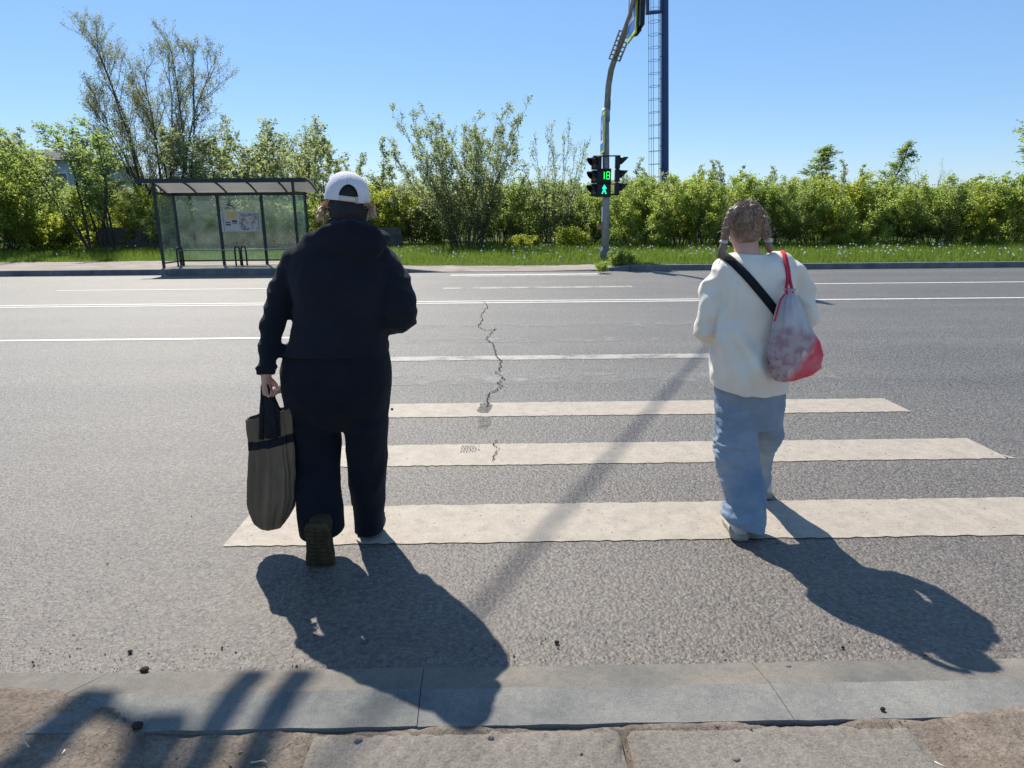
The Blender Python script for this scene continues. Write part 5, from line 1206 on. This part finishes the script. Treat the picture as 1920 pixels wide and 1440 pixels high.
for k, a in enumerate(np.linspace(0, 2 * math.pi, 73)[:-1]):
    d = math.cos(a) * e1 + math.sin(a) * e2; p = c0 + d * (loop[k] + .004); Rg.append(np.array([p - tm * .018, p + tm * .018, p + tm * .018 + d * .003, p - tm * .018 + d * .003]))
Buf().rings(Rg, close=True).build('strap', M['strap'], XB, True)
pc = c0 + e1 * .16 + e2 * .19; bevel(Buf().box(pc, (.20, .06, .14)).build('pouch', M['strap'], XB), .02)

# the printed drawstring bag on the right shoulder
def printed():
    m, n, l = new_mat('printed_drawstring_cloth'); out = n.new('ShaderNodeOutputMaterial'); b = n.new('ShaderNodeBsdfPrincipled'); l.new(b.outputs[0], out.inputs[0]); b.inputs['Roughness'].default_value = .6; b.inputs['Specular IOR Level'].default_value = .35
    tc = n.new('ShaderNodeTexCoord'); sx = n.new('ShaderNodeSeparateXYZ'); l.new(tc.outputs['Object'], sx.inputs[0])
    def noise(sc, det, st=(1, 1, 1)):
        mp = n.new('ShaderNodeMapping'); mp.inputs['Scale'].default_value = st; l.new(tc.outputs['Object'], mp.inputs[0]); t = N_(n, 'ShaderNodeTexNoise', Scale=sc, Detail=det, Roughness=.6); l.new(mp.outputs[0], t.inputs['Vector']); return t.outputs[0]
    def math_(op, a, c):
        x = n.new('ShaderNodeMath'); x.operation = op
        for s, v in ((0, a), (1, c)):
            if isinstance(v, (int, float)): x.inputs[s].default_value = v
            else: l.new(v, x.inputs[s])
        return x.outputs[0]
    def step(v, lo, hi):
        r = N_(n, 'ShaderNodeMapRange'); r.inputs[1].default_value = lo; r.inputs[2].default_value = hi; l.new(v, r.inputs[0]); return r.outputs[0]
    def mix(f, a, c):
        x = n.new('ShaderNodeMixRGB')
        for s, v in ((0, f), (1, a), (2, c)):
            if isinstance(v, tuple): x.inputs[s].default_value = rgb(v)
            elif isinstance(v, (int, float)): x.inputs[s].default_value = v
            else: l.new(v, x.inputs[s])
        return x.outputs[0]
    Z, X = sx.outputs[2], sx.outputs[0]; wob = noise(9, 3)
    base = mix(step(noise(12, 4, (1, 1, .4)), .4, .62), (.46, .47, .50), (.34, .34, .38))
    mid = math_('SUBTRACT', 1.0, step(math_('ADD', Z, math_('MULTIPLY', noise(10, 3, (2, 1, .25)), .16)), .24, .28))
    col = mix(mid, base, mix(step(noise(22, 4), .45, .6), (.40, .33, .35), (.30, .20, .23)))
    pale = math_('MULTIPLY', step(noise(8, 2, (1, 1, .6)), .56, .60), mid); col = mix(pale, col, (.58, .50, .42))
    diag = math_('ADD', math_('SUBTRACT', math_('MULTIPLY', X, 1.0), math_('MULTIPLY', Z, .55)), math_('MULTIPLY', wob, .10))
    col = mix(step(diag, .012, .060), col, mix(step(noise(14, 3), .42, .66), (.66, .045, .085), (.60, .16, .17)))
    spk = math_('MULTIPLY', step(noise(45, 2), .66, .69), math_('SUBTRACT', 1.0, step(math_('ADD', X, math_('MULTIPLY', Z, .6)), -.06, -.03))); col = mix(spk, col, (.05, .04, .05))
    l.new(col, b.inputs['Base Color'])
    bp = N_(n, 'ShaderNodeBump', Strength=.3, Distance=.004); l.new(noise(120, 3), bp.inputs['Height']); l.new(bp.outputs[0], b.inputs['Normal']); return m
M['printed'] = printed(); M['red_cord'] = mat('red_cord', (0.50, 0.03, 0.06), (0.60, 0.05, 0.09), 60, .8, .2, 0, .5, 200)
Yd = 2.835; DB = thing('drawstring_bag', at(1490, 690, Yd), 'grey drawstring bag with red base and red cords hanging over the cream sweatshirt', 'bag')
DR = [((1462, 716), (1474, 715), .012), ((1455, 714), (1496, 710), .032), ((1449, 709), (1520, 702), .046), ((1443, 694), (1538, 689), .058), ((1440, 674), (1542, 664), .062), ((1443, 648), (1534, 638), .060), ((1449, 615), (1519, 612), .055), ((1455, 586), (1506, 585), .046), ((1462, 563), (1497, 564), .034), ((1473, 549), (1488, 549), .016), ((1470, 541), (1491, 541), .018)]
R = []
for s_ in np.linspace(0, 1, 71):
    q = s_ * 10; i = min(9, int(q)); f = q - i; f_ = f
    L_ = [np.array(DR[i][k]) * (1 - f) + np.array(DR[i + 1][k]) * f for k in range(2)]; ry = DR[i][2] * (1 - f) + DR[i + 1][2] * f
    a, b2 = at(L_[0][0], L_[0][1], Yd), at(L_[1][0], L_[1][1], Yd); c, u = (a + b2) / 2, (b2 - a) / 2; row = []
    for t in np.arange(90) * 2 * math.pi / 90:
        pl_ = .10 * max(0, s_ - .35) * 2 * math.sin(t * 11 + 2 * mnoise.noise(Vector((math.cos(t), math.sin(t), s_ * 2)))) * (1 if s_ < .97 else 1.4) + .07 * mnoise.noise(Vector((math.cos(t) * 3, math.sin(t) * 3, s_ * 6))) + .03 * mnoise.noise(Vector((math.cos(t) * 9, math.sin(t) * 9, s_ * 14)))
        g = 1 + pl_; row.append(c + u * math.cos(t) * g + np.array([0, ry * math.sin(t) * g, 0]))
    R.append(np.array(row))
Buf().rings(R).build('bag_body', M['printed'], DB, True)
Zc = at(1480, 546, Yd)
def surf(px, py):
    p = at(px, py, 2.6); d = p - np.array([0, 0, EYE]); d /= np.linalg.norm(d); h = bvh.ray_cast(Vector((0, 0, EYE)), Vector(d), 6)
    return np.array(h[0]) - d * .008 if h[0] is not None else at(px, py, 2.98)
for dx, x1 in ((0, 1475), (4, 1485)):
    pts = [at(x1, 550, Yd - .012), at(x1 - 1 + dx * .1, 540, Yd), surf(1477 + dx, 525), surf(1475 + dx * .9, 505), surf(1472 + dx * .7, 488), surf(1470 + dx * .6, 478), surf(1469 + dx * .6, 474) + (0, .02, .004), at(1468 + dx * .6, 476, 3.06), at(1469 + dx, 486, 3.115), at(1472 + dx, 520, 3.15), at(1480 + dx, 560, 3.13)]
    Buf().tube(pts, .0072, 8).build('cord', M['red_cord'], DB, True)
Buf().tube([at(1471, 552, Yd - .02), at(1463, 563, Yd - .03), at(1457, 585, Yd - .03), at(1452, 603, Yd - .03)], .004, 6).build('cord', M['red_cord'], DB, True)

# ------------------------------------------------------------------ litter and stones by the kerb
M['butt'] = mat('cigarette_paper', (0.62, 0.60, 0.56), (0.7, 0.68, 0.64), 40, .8, .2); M['filter'] = mat('cigarette_filter', (.45, .28, .14), (.5, .33, .18), 60, .8, .2)
cb_ = gnd(681, 1197, .006); cd = np.array([.014, -.020, 0]); CB = thing('cigarette_butt', cb_, 'white cigarette butt lying on the asphalt in the walker\'s shadow', 'litter')
Buf().tube([cb_ - cd * .5, cb_ + cd * .1], .0042, 8).build('paper', M['butt'], CB, True); Buf().tube([cb_ + cd * .1, cb_ + cd * .5], .0043, 8).build('filter', M['filter'], CB, True)
M['stone'] = mat('small_stone', (0.10, 0.09, 0.08), (0.24, 0.22, 0.2), 30, .9, .15, 0, .5, 80); M['dark_clod'] = mat('dark_clod', (0.03, 0.022, 0.016), (0.07, 0.05, 0.04), 30, .95, .1, 0, .6, 80); M['straw'] = mat('dry_straw', (0.48, 0.42, 0.32), (0.6, 0.55, 0.44), 30, .9, .1)
def pebble(px, py, z, r, m, label, flat=.7):
    c = gnd(px, py, z); B = Buf(); B.ell((0, 0, 0), (r, r * random.uniform(.7, 1), r * flat), 10, 7)
    V = np.array(B.V); V = V * (1 + .35 * n3(V, 1.1 / r, px))[:, None] + c + (0, 0, r * flat * .6)
    return tag(mk('pebble', V, B.F, M[m], None, True, origin=tuple(c)), label, 'pebble', 'pebbles and clods near the kerb')
for a in ((258, 1364, .036, .016, 'dark_clod', 'dark round clod on the left kerb stone'), (246, 1360, .036, .008, 'stone', 'small pale chip beside the dark clod on the left kerb stone', .3), (272, 1259, .004, .014, 'dark_clod', 'dark clod on the asphalt just above the left kerb stone'), (1655, 1331, .036, .008, 'dark_clod', 'small dark stone on the right kerb stone'), (244, 1223, .004, .008, 'dark_clod', 'small dark clod on the asphalt left of the shadow of the bag'),
          (1044, 1206, .004, .009, 'dark_clod', 'dark pebble on the asphalt above the middle kerb stone'), (1478, 1252, .004, .009, 'stone', 'pale pebble at the kerb edge below the shadow of the walker in cream'), (735, 768, .006, .012, 'dark_clod', 'dark stone on the third white stripe'), (1580, 1215, .004, .007, 'dark_clod', 'small dark stone just under the shadow of the walker in cream'), (672, 1391, .025, .012, 'stone', 'light stone on the soil below the kerb at the centre left'), (1380, 1428, .02, .012, 'stone', 'pale stone at the bottom edge on the ribbed slab'), (1092, 1420, .02, .010, 'dark_clod', 'dark stone on the diamond patterned slab'), (920, 1386, .025, .010, 'stone', 'pale stone in the gap right of the shadow of the head')):
    pebble(*a)
def straw(pts, label):
    P = [gnd(x, y, z) for x, y, z in pts]; tag(Buf().tube(P, .0022, 5).build('straw', M['straw'], None, True, origin=tuple(P[0])), label, 'litter', 'dry stalks on the soil')
straw([(47, 1370, .085), (44, 1388, .085), (54, 1400, .085)], 'bent pale stalk on the soil at the lower left'); straw([(122, 1406, .075), (116, 1414, .075)], 'short pale stalk to the right of the bent one at the lower left'); straw([(1752, 1428, .06), (1775, 1440, .06)], 'pale stalk on the soil at the lower right'); straw([(470, 1430, .03), (495, 1426, .03), (500, 1430, .03)], 'thin pale stalk on the soil in the double bar shadow')
gr = Buf()
for k in range(3600):
    u = random.random()
    if u < .62: x, y = random.uniform(-2, 2.2), random.uniform(1.15, 1.64); z = max(soil_z(x, y), .021 if -.56 < x < 1.18 else -1)
    elif u < .88: x, y = random.uniform(-2, 2.2), 1.955 + abs(random.gauss(0, .10)); z = .002
    else: x, y = random.uniform(-2, 2.4), random.uniform(1.95, 3.2); z = .002
    r = random.uniform(.0009, .0026) * (2.4 if random.random() < .06 else 1); p = np.array((x, y, z)); q = [p + (rng.normal(0, 1, 3) * .3 + d) * r for d in ((1, 0, 0), (-1, 0, 0), (0, 1, 0), (0, -1, 0), (0, 0, 1), (0, 0, -.6))]
    gr.add(q, [[0, 2, 4], [2, 1, 4], [1, 3, 4], [3, 0, 4], [2, 0, 5], [1, 2, 5], [3, 1, 5], [0, 3, 5]])
tag(gr.build('grit', M['stone']), 'loose grit scattered along the near kerb and asphalt', 'grit', kind='stuff')
